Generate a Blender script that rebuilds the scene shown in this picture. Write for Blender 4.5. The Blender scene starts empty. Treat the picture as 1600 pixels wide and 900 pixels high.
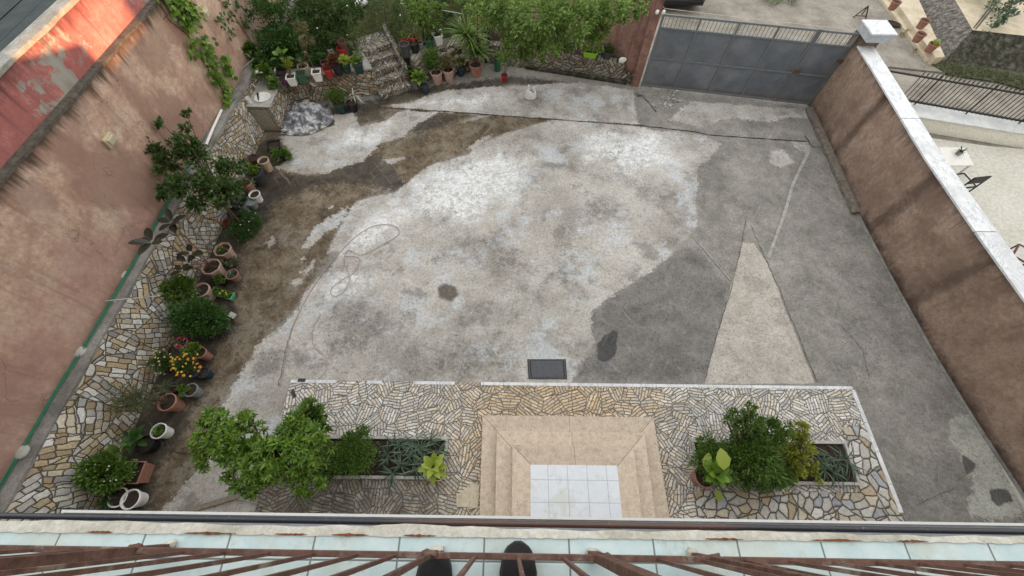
import bpy, math, random
import numpy as np
from math import radians, sin, cos, pi
from mathutils import Matrix, Vector
rnd = random.Random(7); rng = np.random.default_rng(7)
sc = bpy.context.scene
COL = sc.collection

# ------------------------------------------------------------------ camera
F = 642.; H = 8.3
def _basis():
    d = np.array([-8., -355., -F]); d /= np.linalg.norm(d)
    y = np.array([12., 1154., -F]); y -= d*y.dot(d); y /= np.linalg.norm(y)
    z = -d; return np.array([np.cross(y, z), y, z])
R = _basis(); CAM = np.array([0., 0., H])
cd = bpy.data.cameras.new('camera'); cam = bpy.data.objects.new('camera', cd); COL.objects.link(cam)
cd.sensor_width = 36; cd.lens = 36*F/1600; cd.clip_start = .02; cd.clip_end = 2000
cam.matrix_world = Matrix([[*R[0], 0], [*R[1], 0], [*R[2], H], [0, 0, 0, 1]])
sc.camera = cam
def _ray(px, py): return R @ np.array([px-800., 450.-py, -F])
def P(px, py, z=0.):            # point of the photograph on the level z
    r = _ray(px, py); return CAM + r*(z-H)/r[2]
def PX(px, py, x):              # ... on the upright plane x
    r = _ray(px, py); return CAM + r*x/r[0]
def PY(px, py, y):
    r = _ray(px, py); return CAM + r*y/r[1]

# ------------------------------------------------------------------ light
SUN_EL = 8.0
sun_dir = Vector((0.917, -0.400, 0)).normalized()*cos(radians(SUN_EL)) + Vector((0, 0, sin(radians(SUN_EL))))
w = bpy.data.worlds.new('World'); sc.world = w; w.use_nodes = True
nt = w.node_tree; bg = nt.nodes['Background']
sky = nt.nodes.new('ShaderNodeTexSky'); sky.sky_type = 'NISHITA'; sky.sun_disc = False
sky.sun_elevation = radians(SUN_EL); sky.sun_rotation = math.atan2(sun_dir.x, sun_dir.y)
sky.dust_density = 3.0; sky.ozone_density = .6
mx = nt.nodes.new('ShaderNodeMix'); mx.data_type = 'RGBA'; mx.inputs[0].default_value = .72
nt.links.new(sky.outputs[0], mx.inputs[6]); mx.inputs[7].default_value = (6.6, 6.5, 6.35, 1)   # cloud veil
nt.links.new(mx.outputs[2], bg.inputs[0]); bg.inputs[1].default_value = .15
sl = bpy.data.lights.new('sun', 'SUN'); so = bpy.data.objects.new('sun', sl); COL.objects.link(so)
sl.energy = 5.0; sl.angle = radians(.5); sl.color = (1, .50, .24)
so.rotation_euler = sun_dir.to_track_quat('Z', 'Y').to_euler()
vs = sc.view_settings; vs.view_transform = 'Standard'; vs.look = 'None'; vs.gamma = 1; vs.use_curve_mapping = False
vs.exposure = 1.2
sc.render.film_transparent = False

# ------------------------------------------------------------------ materials
class N:
    def __init__(s, name, rough=.9, spec=.3):
        s.m = bpy.data.materials.new(name); s.m.use_nodes = True; s.t = s.m.node_tree
        s.b = s.t.nodes['Principled BSDF']; s.b.inputs['Roughness'].default_value = rough
        s.b.inputs['Specular IOR Level'].default_value = spec
        s.geo = s.t.nodes.new('ShaderNodeNewGeometry')
        s.pos = s.geo.outputs['Position']
    def put(s, sock, v):
        if hasattr(v, 'is_output') or isinstance(v, bpy.types.NodeSocket): s.t.links.new(v, sock)
        elif isinstance(v, (tuple, list)):
            sock.default_value = tuple(v) + ((1,) if len(sock.default_value) == 4 and len(v) == 3 else ())
        else: sock.default_value = v
    def math(s, op, a, b=0., c=None, clamp=False):
        n = s.t.nodes.new('ShaderNodeMath'); n.operation = op; n.use_clamp = clamp
        s.put(n.inputs[0], a); s.put(n.inputs[1], b)
        if c is not None: s.put(n.inputs[2], c)
        return n.outputs[0]
    def vmath(s, op, a, b=(0, 0, 0)):
        n = s.t.nodes.new('ShaderNodeVectorMath'); n.operation = op; s.put(n.inputs[0], a); s.put(n.inputs[1], b)
        return n.outputs['Value'] if op in ('DOT_PRODUCT', 'LENGTH') else n.outputs[0]
    def comb(s, x, y, z=0.):
        n = s.t.nodes.new('ShaderNodeCombineXYZ'); s.put(n.inputs[0], x); s.put(n.inputs[1], y); s.put(n.inputs[2], z); return n.outputs[0]
    def sep(s, v):
        n = s.t.nodes.new('ShaderNodeSeparateXYZ'); s.put(n.inputs[0], v); return n.outputs
    def noise(s, scale, detail=5, rough=.6, vec=None, dist=0., stretch=None, off=None):
        v = vec if vec is not None else s.pos
        if stretch: v = s.vmath('MULTIPLY', v, stretch)
        if off: v = s.vmath('ADD', v, off)
        n = s.t.nodes.new('ShaderNodeTexNoise'); s.put(n.inputs['Vector'], v); n.inputs['Scale'].default_value = scale
        n.inputs['Detail'].default_value = detail; n.inputs['Roughness'].default_value = rough; n.inputs['Distortion'].default_value = dist
        return n.outputs[0]
    def vor(s, vec, scale, feat='F1', rand=1., dim='2D'):
        n = s.t.nodes.new('ShaderNodeTexVoronoi'); n.voronoi_dimensions = dim; n.feature = feat
        s.put(n.inputs['Vector'], vec); n.inputs['Scale'].default_value = scale; n.inputs['Randomness'].default_value = rand
        return n
    def ramp(s, f, stops, interp='LINEAR'):
        n = s.t.nodes.new('ShaderNodeValToRGB'); n.color_ramp.interpolation = interp; e = n.color_ramp.elements
        while len(e) < len(stops): e.new(.5)
        for i, (p, c) in enumerate(stops):
            e[i].position = p; e[i].color = (*c, 1) if isinstance(c, tuple) else (c, c, c, 1)
        s.put(n.inputs[0], f); return n.outputs[0]
    def mr(s, v, a, b, c=0., d=1., smooth=True):
        n = s.t.nodes.new('ShaderNodeMapRange'); n.interpolation_type = 'SMOOTHSTEP' if smooth else 'LINEAR'
        s.put(n.inputs[0], v)
        for i, q in enumerate((a, b, c, d)): n.inputs[i+1].default_value = q
        return n.outputs[0]
    def mix(s, f, a, b, blend='MIX'):
        n = s.t.nodes.new('ShaderNodeMix'); n.data_type = 'RGBA'; n.blend_type = blend; n.clamp_factor = True
        s.put(n.inputs[0], f); s.put(n.inputs[6], a); s.put(n.inputs[7], b); return n.outputs[2]
    def attr(s, name):
        n = s.t.nodes.new('ShaderNodeAttribute'); n.attribute_name = name; return n.outputs['Fac']
    def bump(s, h, strength=.5, dist=.01):
        n = s.t.nodes.new('ShaderNodeBump'); s.put(n.inputs['Height'], h); n.inputs['Strength'].default_value = strength
        n.inputs['Distance'].default_value = dist; s.t.links.new(n.outputs[0], s.b.inputs['Normal'])
    def color(s, c): s.put(s.b.inputs['Base Color'], c); return s
    def rough(s, c): s.put(s.b.inputs['Roughness'], c); return s

def mul(c, k): return tuple(min(1, x*k) for x in c)
def worn(name, col, var=.25, rough=.6, spec=.4, metal=0., scale=14, dirt=(.05, .04, .03), dirtamt=.35):
    n = N(name, rough, spec); n.b.inputs['Metallic'].default_value = metal
    tc = n.t.nodes.new('ShaderNodeTexCoord').outputs['Object']
    f = n.noise(scale, 5, .65, n.pos)
    c = n.ramp(f, [(.3, mul(col, 1-var)), (.7, mul(col, 1+var))])
    d = n.mr(n.noise(scale*.35, 6, .7, n.pos, off=(3, 9, 1)), .52, .72, 0, dirtamt)
    n.color(n.mix(d, c, dirt)); n.bump(f, .15, .01); return n.m
_mc = {}
def M(name, col=None, **k):
    if name not in _mc: _mc[name] = worn(name, col, **k)
    return _mc[name]
def leafmat(name, a, b, rough=.45, trans=.25):
    n = N(name, rough, .35)
    r = n.geo.outputs['Random Per Island']
    c = n.ramp(r, [(0, a), (.55, tuple((x+y)/2 for x, y in zip(a, b))), (1, b)])
    back = n.geo.outputs['Backfacing']
    c = n.mix(n.math('MULTIPLY', back, .35), c, mul(b, 1.25))
    n.color(c)
    tr = n.t.nodes.new('ShaderNodeBsdfTranslucent'); n.put(tr.inputs[0], n.mix(.5, c, mul(b, 1.3)))
    ms = n.t.nodes.new('ShaderNodeMixShader'); ms.inputs[0].default_value = trans
    n.t.links.new(n.b.outputs[0], ms.inputs[1]); n.t.links.new(tr.outputs[0], ms.inputs[2])
    n.t.links.new(ms.outputs[0], n.t.nodes['Material Output'].inputs[0]); return n.m
LF = dict(
 dark=leafmat('leaf_dark', (.022, .050, .012), (.085, .145, .035)),
 mid=leafmat('leaf_mid', (.032, .080, .012), (.145, .245, .04)),
 deep=leafmat('leaf_deep', (.018, .055, .012), (.075, .165, .032)),
 bright=leafmat('leaf_bright', (.035, .095, .010), (.19, .31, .035), trans=.28),
 lime=leafmat('leaf_lime', (.20, .28, .03), (.42, .50, .10), trans=.35),
 yellow=leafmat('leaf_yellow_green', (.13, .18, .02), (.36, .38, .06), trans=.3),
 tree=leafmat('leaf_fresh', (.045, .105, .016), (.25, .36, .09), trans=.3),
 grey=leafmat('leaf_grey', (.055, .075, .03), (.18, .20, .10)),
 blue=leafmat('leaf_blue_green', (.03, .06, .035), (.14, .20, .13)),
 rubber=leafmat('leaf_rubber', (.016, .018, .012), (.045, .045, .028), rough=.25, trans=.05),
 pale=leafmat('leaf_pale', (.30, .30, .24), (.55, .54, .45)),
 straw=leafmat('leaf_straw', (.13, .12, .05), (.28, .25, .12)),
 red=leafmat('leaf_red', (.10, .03, .02), (.20, .08, .04)),
)
SOIL = M('soil', (.035, .024, .016), var=.5, rough=1, scale=40)
BARK = M('bark', (.10, .07, .045), var=.4, rough=.95, scale=25)
POTM = dict(
 terra=M('terracotta', (.33, .165, .12), var=.2, rough=.8, scale=10, dirt=(.25, .2, .16)),
 pink=M('pink_clay', (.44, .30, .25), var=.18, rough=.8, scale=10, dirt=(.2, .15, .12)),
 cream=M('cream_clay', (.50, .38, .28), var=.2, rough=.8, scale=10, dirt=(.15, .12, .1)),
 white=M('white_plastic', (.78, .78, .76), var=.08, rough=.45, dirt=(.25, .22, .18), dirtamt=.3),
 grey=M('grey_plastic', (.22, .24, .24), var=.15, rough=.5),
 char=M('charcoal_plastic', (.045, .048, .055), var=.2, rough=.45),
 black=M('black_plastic', (.014, .015, .018), var=.3, rough=.4),
 green=M('green_plastic', (.03, .12, .065), var=.2, rough=.4),
 dgreen=M('dark_green_plastic', (.012, .045, .038), var=.2, rough=.4),
 lgreen=M('mint_plastic', (.13, .42, .22), var=.1, rough=.4, dirtamt=.15),
 lime=M('lime_plastic', (.25, .48, .03), var=.1, rough=.4, dirtamt=.15),
 red=M('red_plastic', (.36, .02, .022), var=.15, rough=.4, dirtamt=.2),
 brown=M('brown_plastic', (.10, .05, .04), var=.2, rough=.5),
 purple=M('purple_plastic', (.10, .035, .09), var=.2, rough=.45),
 rose=M('rose_plastic', (.40, .12, .20), var=.15, rough=.45),
 brick=M('dusty_clay', (.27, .13, .09), var=.3, rough=.9, dirt=(.16, .12, .08), dirtamt=.6),
 navy=M('navy_plastic', (.02, .04, .06), var=.2, rough=.4),
)

def crazy(name, cols, uv, big=1.8, ln=.17, wd=.07, joint=.006, jcol=(.05, .045, .035), stain=.3, rough=.75, rand=.75, area=None, brick=False, wobs=.07, white=0.):
    """irregular stone pieces laid in little groups; uv = two axis vectors"""
    n = N(name, rough, .35)
    u = n.vmath('DOT_PRODUCT', n.pos, uv[0]); v = n.vmath('DOT_PRODUCT', n.pos, uv[1])
    p = n.comb(u, v)
    wob = n.noise(6., 3, .5, p); wob2 = n.noise(6., 3, .5, p, off=(7, 3, 0))
    p = n.vmath('ADD', p, n.comb(n.math('MULTIPLY', n.math('SUBTRACT', wob, .5), wobs), n.math('MULTIPLY', n.math('SUBTRACT', wob2, .5), wobs)))
    v1 = n.vor(p, big); e1 = n.vor(p, big, 'DISTANCE_TO_EDGE').outputs['Distance']
    r1 = n.sep(v1.outputs['Color'])[0]
    ro = n.t.nodes.new('ShaderNodeVectorRotate'); ro.rotation_type = 'Z_AXIS'; n.put(ro.inputs['Vector'], p)
    n.put(ro.inputs['Angle'], n.math('MULTIPLY', r1, 6.283))
    # random offset per group keeps groups from repeating
    q = n.vmath('ADD', n.vmath('MULTIPLY', ro.outputs[0], (1/ln, 1/wd, 0)), n.vmath('MULTIPLY', v1.outputs['Color'], (37, 53, 0)))
    if brick:
        qx, qy, _ = n.sep(q)
        def wnoise(v):
            w_ = n.t.nodes.new('ShaderNodeTexWhiteNoise'); w_.noise_dimensions = '3D'; n.put(w_.inputs['Vector'], v); return w_
        row = n.math('FLOOR', qy); gid = n.math('MULTIPLY', r1, 91.7)
        wr = n.sep(wnoise(n.comb(row, gid, 3.1)).outputs['Color'])
        # every row has its own length and offset
        qx2 = n.math('ADD', n.math('MULTIPLY', qx, n.math('ADD', .65, n.math('MULTIPLY', wr[1], .9))), n.math('MULTIPLY', wr[0], 9.))
        col = n.math('FLOOR', qx2); fx = n.math('FRACT', qx2); fy = n.math('FRACT', qy)
        d = n.math('MINIMUM', n.math('MULTIPLY', n.math('MINIMUM', fx, n.math('SUBTRACT', 1., fx)), ln), n.math('MULTIPLY', n.math('MINIMUM', fy, n.math('SUBTRACT', 1., fy)), wd))
        d = n.math('MINIMUM', d, n.math('MULTIPLY', e1, 1.0/big))
        cell = wnoise(n.comb(col, row, gid)).outputs['Color']
    else:
        v2 = n.vor(q, 1., rand=rand); e2 = n.vor(q, 1., 'DISTANCE_TO_EDGE', rand=rand).outputs['Distance']
        d = n.math('MINIMUM', n.math('MULTIPLY', e2, wd*1.15), n.math('MULTIPLY', e1, 1.0/big*1.0))
        cell = v2.outputs['Color']
    jn = n.math('ADD', d, n.math('MULTIPLY', n.math('SUBTRACT', n.noise(35, 3, .6), .5), joint*1.2))
    m = n.mr(jn, joint*.55, joint*1.15)
    cr = n.sep(cell)
    k = len(cols); c = n.ramp(n.math('FRACT', n.math('ADD', cr[0], r1)), [(i/k, cols[i]) for i in range(k)], 'CONSTANT')
    c = n.mix(.55, c, n.ramp(cr[1], [(0, .55), (1, 1.12)]), 'MULTIPLY')
    if white: c = n.mix(n.mr(cr[2], 1-white, 1-white+.01), c, (.72, .71, .68))
    fine = n.noise(22, 8, .75); c = n.mix(.8, c, n.ramp(fine, [(.36, .60), (.62, 1.08)]), 'MULTIPLY')
    if area is not None: c = area(n, c)
    st = n.mr(n.noise(1.1, 7, .65, off=(1, 2, 3)), .42, .68, 0, stain)
    c = n.mix(st, c, (.10, .085, .06))
    n.color(n.mix(m, jcol, c))
    h = n.math('ADD', n.mr(d, 0, joint*2.4), n.math('MULTIPLY', fine, .35)); n.bump(h, 1., .02)
    n.rough(n.mr(m, 0, 1, .95, rough)); return n.m

STONES = [(.60, .53, .41), (.50, .39, .24), (.68, .65, .58), (.38, .37, .35), (.54, .44, .29), (.68, .61, .48), (.43, .33, .22), (.56, .54, .50)]
GREYW = [(.76, .735, .68), (.58, .565, .53), (.72, .66, .55), (.58, .565, .53), (.72, .64, .52), (.68, .66, .62)]
DULL = [(.30, .26, .20), (.34, .31, .26), (.24, .20, .15), (.38, .34, .27), (.28, .27, .25)]
m_wallstone = crazy('crazy_stone_wall', STONES, ((0, 1, 0), (0.2, 0, .98)), big=2.3, ln=.19, wd=.098, joint=.0062, stain=.25, brick=True, wobs=.085, white=.10, jcol=(.07, .06, .045))
m_gardenstone = crazy('crazy_stone_garden', STONES[:3]+DULL[:2]+[(.55, .42, .30), (.45, .33, .22)], ((.97, .24, 0), (0, 0, 1)), big=2.2, ln=.22, wd=.10, joint=.008, stain=.35, jcol=(.05, .042, .03), brick=True, wobs=.14)
m_counterstone = crazy('crazy_stone_counter', STONES, ((0.3, 1, 0), (0, 0, 1)), big=1.9, ln=.17, wd=.09, joint=.007, stain=.2)
m_treebed = crazy('crazy_stone_dull', DULL, ((.97, -.24, 0), (0, 0, 1)), big=2.3, ln=.22, wd=.10, joint=.008, stain=.25, jcol=(.03, .026, .02), brick=True, wobs=.1)
m_stair = crazy('stair_stone', DULL+[(.45, .44, .40)], ((.86, .5, .0), (-.5, .86, .9)), big=1.3, ln=.2, wd=.08, joint=.007, stain=.3, jcol=(.045, .04, .032))
def terr_area(n, c):
    x, y, z = n.sep(n.pos)
    # beige stones round the steps, greyer cream further out
    w_ = n.mr(n.math('ADD', n.math('ABSOLUTE', n.math('SUBTRACT', x, .9)), n.math('MULTIPLY', n.noise(1.3, 3), 2.2)), 2.0, 3.9, 0, 1)
    c = n.mix(w_, n.mix(.75, c, (1., .80, .56), 'MULTIPLY'), c)
    # muddy, mossy strip between the left bed and the house
    mud = n.math('MULTIPLY', n.mr(y, 1.0, .2), n.mr(x, -.6, -1.6))
    return n.mix(n.math('MULTIPLY', mud, n.mr(n.noise(2.5, 6, .7), .3, .6, .25, .8)), c, (.085, .066, .04))
m_terr = crazy('crazy_terrace', GREYW, ((1, 0, 0), (0, 1, 0)), big=3.3, ln=.20, wd=.058, joint=.0046, stain=.2, jcol=(.17, .15, .125), area=terr_area, brick=True, wobs=.06, white=.05)
m_flag = crazy('flagstones', [(.60, .58, .53), (.42, .44, .46), (.62, .55, .43), (.54, .51, .46), (.50, .40, .28), (.66, .64, .60)], ((1, 0, 0), (0, 1, 0)), big=1.7, ln=.25, wd=.15, joint=.010, stain=.2, jcol=(.09, .075, .055))

def marble(name, base=(.68, .69, .70), vein=(.33, .36, .40), sc_=3., am=.6):
    n = N(name, .45, .45)
    f = n.noise(sc_, 9, .68, dist=.7, stretch=(1, .55, 1))
    v = n.math('ABSOLUTE', n.math('SUBTRACT', f, .5))
    c = n.mix(n.mr(v, .0, .035, am, 0), base, vein)
    c = n.mix(n.mr(n.noise(1.7, 7, .7, off=(8, 2, 2)), .45, .6, 0, .5), c, mul(base, .72))
    c = n.mix(n.mr(n.noise(9, 6, .7, off=(5, 5, 5)), .5, .75, 0, .45), c, mul(vein, .9))
    n.color(c); n.bump(n.noise(30, 4), .1, .01); return n.m
m_marble = marble('white_marble'); m_marbleg = marble('grey_marble', (.40, .43, .46), (.22, .25, .28), 6, .8)
def travertine():
    n = N('beige_step_stone', .5, .4); oi = n.t.nodes.new('ShaderNodeObjectInfo').outputs['Random']
    c = n.ramp(n.noise(9, 9, .8), [(.36, (.42, .335, .255)), (.5, (.56, .465, .36)), (.64, (.65, .56, .45))])
    d = n.mr(n.noise(38, 5, .7, off=(4, 1, 2)), .55, .66, 0, .6); c = n.mix(d, c, (.25, .18, .12))
    n.color(n.mix(1., c, n.ramp(oi, [(0, .86), (1, 1.06)]), 'MULTIPLY')); n.bump(n.noise(60, 3), .08, .004); return n.m
m_step = travertine()

def plaster(name, a, b, c2, streak=(.12, .08, .06), zt=3.6, zb=1.2, top=.6, bot=.2, patch=None, patchamt=.5, tband=.5, bband=.35, pn=.55, crack=.4, bsamt=.55, lowpink=None, skamt=.5, bands=()):
    n = N(name, .92, .15); x, y, z = n.sep(n.pos)
    f = n.noise(1.2, 8, .65); c = n.ramp(f, [(.36, a), (.5, b), (.64, c2)])
    c = n.mix(.7, c, n.ramp(n.noise(11, 9, .8), [(.36, .55), (.62, 1.12)]), 'MULTIPLY')
    blot = n.mr(n.noise(.75, 9, .72, off=(11, 4, 2)), .50, .60, 0, .6); c = n.mix(blot, c, mul(a, .66))
    flk = n.mr(n.noise(6, 9, .8, off=(5, 14, 2)), .54, .60, 0, .4); c = n.mix(flk, c, mul(a, .72))
    if patch:
        pm = n.mr(n.noise(1.0, 7, .62, off=(2, 8, 5)), pn, pn+.03, 0, patchamt); c = n.mix(pm, c, patch)
    bs = n.noise(.55, 8, .62, stretch=(1, 1, .6), off=(0, 5, 3)); c = n.mix(n.mr(bs, .52, .60, 0, bsamt), c, mul(a, .68))
    if lowpink: c = n.mix(n.mr(n.math('ADD', z, n.math('ADD', n.math('MULTIPLY', y, .22), n.math('MULTIPLY', n.noise(1.5, 6, .7), .8))), 2.7, 3.9, .45, 0), c, lowpink, 'MIX')
    sk = n.noise(5.5, 6, .7, stretch=(1, 1, .07), off=(0, 0, 3))
    c = n.mix(n.mr(sk, .52, .66, 0, skamt), c, streak)
    for yb in bands:
        dd_ = n.math('ABSOLUTE', n.math('ADD', n.math('SUBTRACT', y, yb), n.math('MULTIPLY', n.math('SUBTRACT', n.noise(2.5, 6, .7), .5), .5)))
        c = n.mix(n.mr(dd_, .02, .22, .55, 0), c, mul(streak, .6))
    t = n.math('ADD', n.mr(z, zt-tband, zt, 0, 1, False), n.math('MULTIPLY', n.math('SUBTRACT', sk, .5), 2.2))
    c = n.mix(n.mr(t, .35, 1.05, 0, top), c, mul(streak, .35))
    bt = n.math('ADD', n.mr(z, zb+bband, zb, 0, 1, False), n.math('MULTIPLY', n.math('SUBTRACT', n.noise(3, 6, .7), .5), 1.6))
    c = n.mix(n.mr(bt, .3, 1.1, 0, bot), c, mul(streak, .45))
    wv = n.vmath('ADD', n.pos, n.vmath('MULTIPLY', n.t.nodes[-1].outputs[0] if False else n.comb(n.noise(2.2, 4), n.noise(2.2, 4, off=(3, 3, 3)), n.noise(2.2, 4, off=(9, 3, 3))), (.8, .8, .8)))
    ce = n.vor(wv, .55, 'DISTANCE_TO_EDGE', dim='3D').outputs['Distance']
    c = n.mix(n.mr(n.math('ADD', ce, n.mr(n.noise(.7, 2, off=(7, 1, 1)), .45, .6, 0, .03)), .0015, .006, crack, 0), c, (.06, .045, .04))
    n.color(c); n.bump(n.math('ADD', n.noise(45, 6, .75), n.math('MULTIPLY', n.noise(4, 6), 2.)), .55, .012); return n.m
m_pink = plaster('peach_plaster', (.46, .29, .228), (.58, .405, .312), (.66, .52, .405), top=.9, bot=.3, crack=.4, streak=(.20, .13, .10), tband=.45, patch=(.44, .34, .30), patchamt=.3, pn=.56, lowpink=(.46, .27, .235), skamt=.3, bsamt=.8)
m_red = plaster('red_plaster', (.44, .15, .14), (.52, .20, .18), (.52, .25, .23), zt=4.4, zb=3.6, top=.65, bot=.1, streak=(.20, .09, .09), patch=(.33, .35, .31), patchamt=.95, tband=.5, pn=.545)
m_brown = plaster('brown_plaster', (.26, .18, .14), (.34, .245, .19), (.40, .30, .235), zt=2.0, zb=0., top=.5, bot=.9, bband=.45, streak=(.09, .06, .045), tband=.5, crack=.2, skamt=.2, bsamt=.4, bands=(9.0, 6.35, 4.3))
m_backw = plaster('rose_plaster', (.26, .14, .12), (.35, .21, .17), (.40, .26, .20), zt=2.6, zb=.3, top=.5, bot=.4, streak=(.12, .045, .035))
m_housew = plaster('house_plaster', (.50, .47, .42), (.56, .53, .48), (.6, .58, .52), zt=12, zb=0, top=.2)

def concrete_plain(name, a, b, c2, s=2., rough=.93):
    n = N(name, rough, .2)
    c = n.ramp(n.noise(s, 9, .72), [(.36, a), (.5, b), (.64, c2)])
    c = n.mix(.7, c, n.ramp(n.noise(s*12, 8, .8), [(.36, .6), (.62, 1.1)]), 'MULTIPLY')
    n.color(c); n.bump(n.noise(50, 6, .8), .5, .008); return n.m
m_conc = concrete_plain('concrete', (.17, .165, .15), (.27, .26, .24), (.36, .35, .33))
m_concl = concrete_plain('pale_cement', (.38, .38, .35), (.50, .50, .46), (.58, .57, .53), 5)
m_street = concrete_plain('street_concrete', (.20, .18, .15), (.28, .255, .215), (.36, .33, .28), 1.2)
m_nfloor = concrete_plain('neighbour_floor', (.52, .51, .44), (.57, .56, .49), (.60, .59, .53), .9)
m_cream = concrete_plain('cream_render', (.48, .40, .28), (.58, .50, .37), (.64, .57, .45), 3)
m_creamw = concrete_plain('cream_wall', (.74, .72, .62), (.77, .75, .66), (.80, .78, .70), 2)
m_pebble = concrete_plain('pebble_dash', (.05, .045, .038), (.13, .12, .105), (.28, .26, .24), 9)
m_mossy = concrete_plain('mossy_wall', (.018, .019, .012), (.045, .044, .032), (.12, .115, .09), 6)
m_roof = concrete_plain('dark_roof', (.008, .016, .016), (.016, .028, .028), (.03, .045, .045), 3, .6)
m_grassg = concrete_plain('garden_earth', (.03, .035, .012), (.055, .062, .022), (.09, .085, .04), 3)
m_rust = worn('rusty_iron', (.11, .055, .04), var=.5, rough=.75, scale=40, dirt=(.20, .17, .14), dirtamt=.7)
m_rail = worn('brown_rail_paint', (.125, .062, .045), var=.45, rough=.6, scale=30, dirt=(.30, .25, .20), dirtamt=.9)
m_iron = M('black_iron', (.012, .010, .010), var=.3, rough=.5, dirtamt=.1)
m_gatef = M('grey_gate_frame', (.145, .16, .165), var=.15, rough=.5, scale=6, dirt=(.10, .08, .05), dirtamt=.3)
m_white = POTM['white']
def gate_panel():
    n = N('slate_gate_panel', .5, .4); x, y, z = n.sep(n.pos)
    c = n.ramp(n.noise(1.8, 6, .6), [(.38, (.115, .130, .150)), (.62, (.165, .180, .20))])
    c = n.mix(n.mr(n.math('ADD', z, n.math('MULTIPLY', n.noise(5, 5), -.25)), .0, .12, .55, 0), c, (.13, .08, .04))
    n.color(c); n.bump(n.noise(2.5, 3), .25, .05); return n.m
m_gatep = gate_panel()
def tiles(name, a, b, grout, sx, sy, ox=0., oy=0., g=.006, crackx=True, rough=.25):
    n = N(name, rough, .5); x, y, z = n.sep(n.pos)
    def line(v, s_, o):
        f = n.math('FRACT', n.math('ADD', n.math('DIVIDE', n.math('SUBTRACT', v, o), s_), 50.))
        return n.math('MULTIPLY', n.math('MINIMUM', f, n.math('SUBTRACT', 1., f)), s_)
    d = n.math('MINIMUM', line(x, sx, ox), line(y, sy, oy))
    c = n.ramp(n.noise(11, 6, .7), [(.3, a), (.65, b)])
    c = n.mix(n.mr(n.noise(40, 4, .8, off=(5, 0, 0)), .66, .72, 0, .35), c, (.3, .38, .38))
    c = n.mix(n.mr(n.noise(3, 6, .7, off=(15, 0, 0)), .50, .62, 0, .4), c, (.55, .54, .42))
    c = n.mix(n.mr(n.noise(9, 8, .8, off=(25, 0, 0)), .55, .66, 0, .35), c, (.36, .36, .33))
    n.color(n.mix(n.mr(d, g*.4, g*.7), grout, c)); n.bump(n.mr(d, 0, g), .4, .003); return n.m
m_btile = tiles('aqua_balcony_tiles', (.50, .66, .68), (.66, .77, .77), (.20, .22, .21), .263, .264, -.069, -.1245, g=.005)
m_dtile = tiles('white_landing_tiles', (.62, .68, .73), (.72, .76, .80), (.30, .31, .32), .340, .345, .703, .195, g=.006)
m_slabedge = concrete_plain('balcony_edge_cement', (.42, .40, .33), (.56, .54, .47), (.66, .65, .60), 4)

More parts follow.
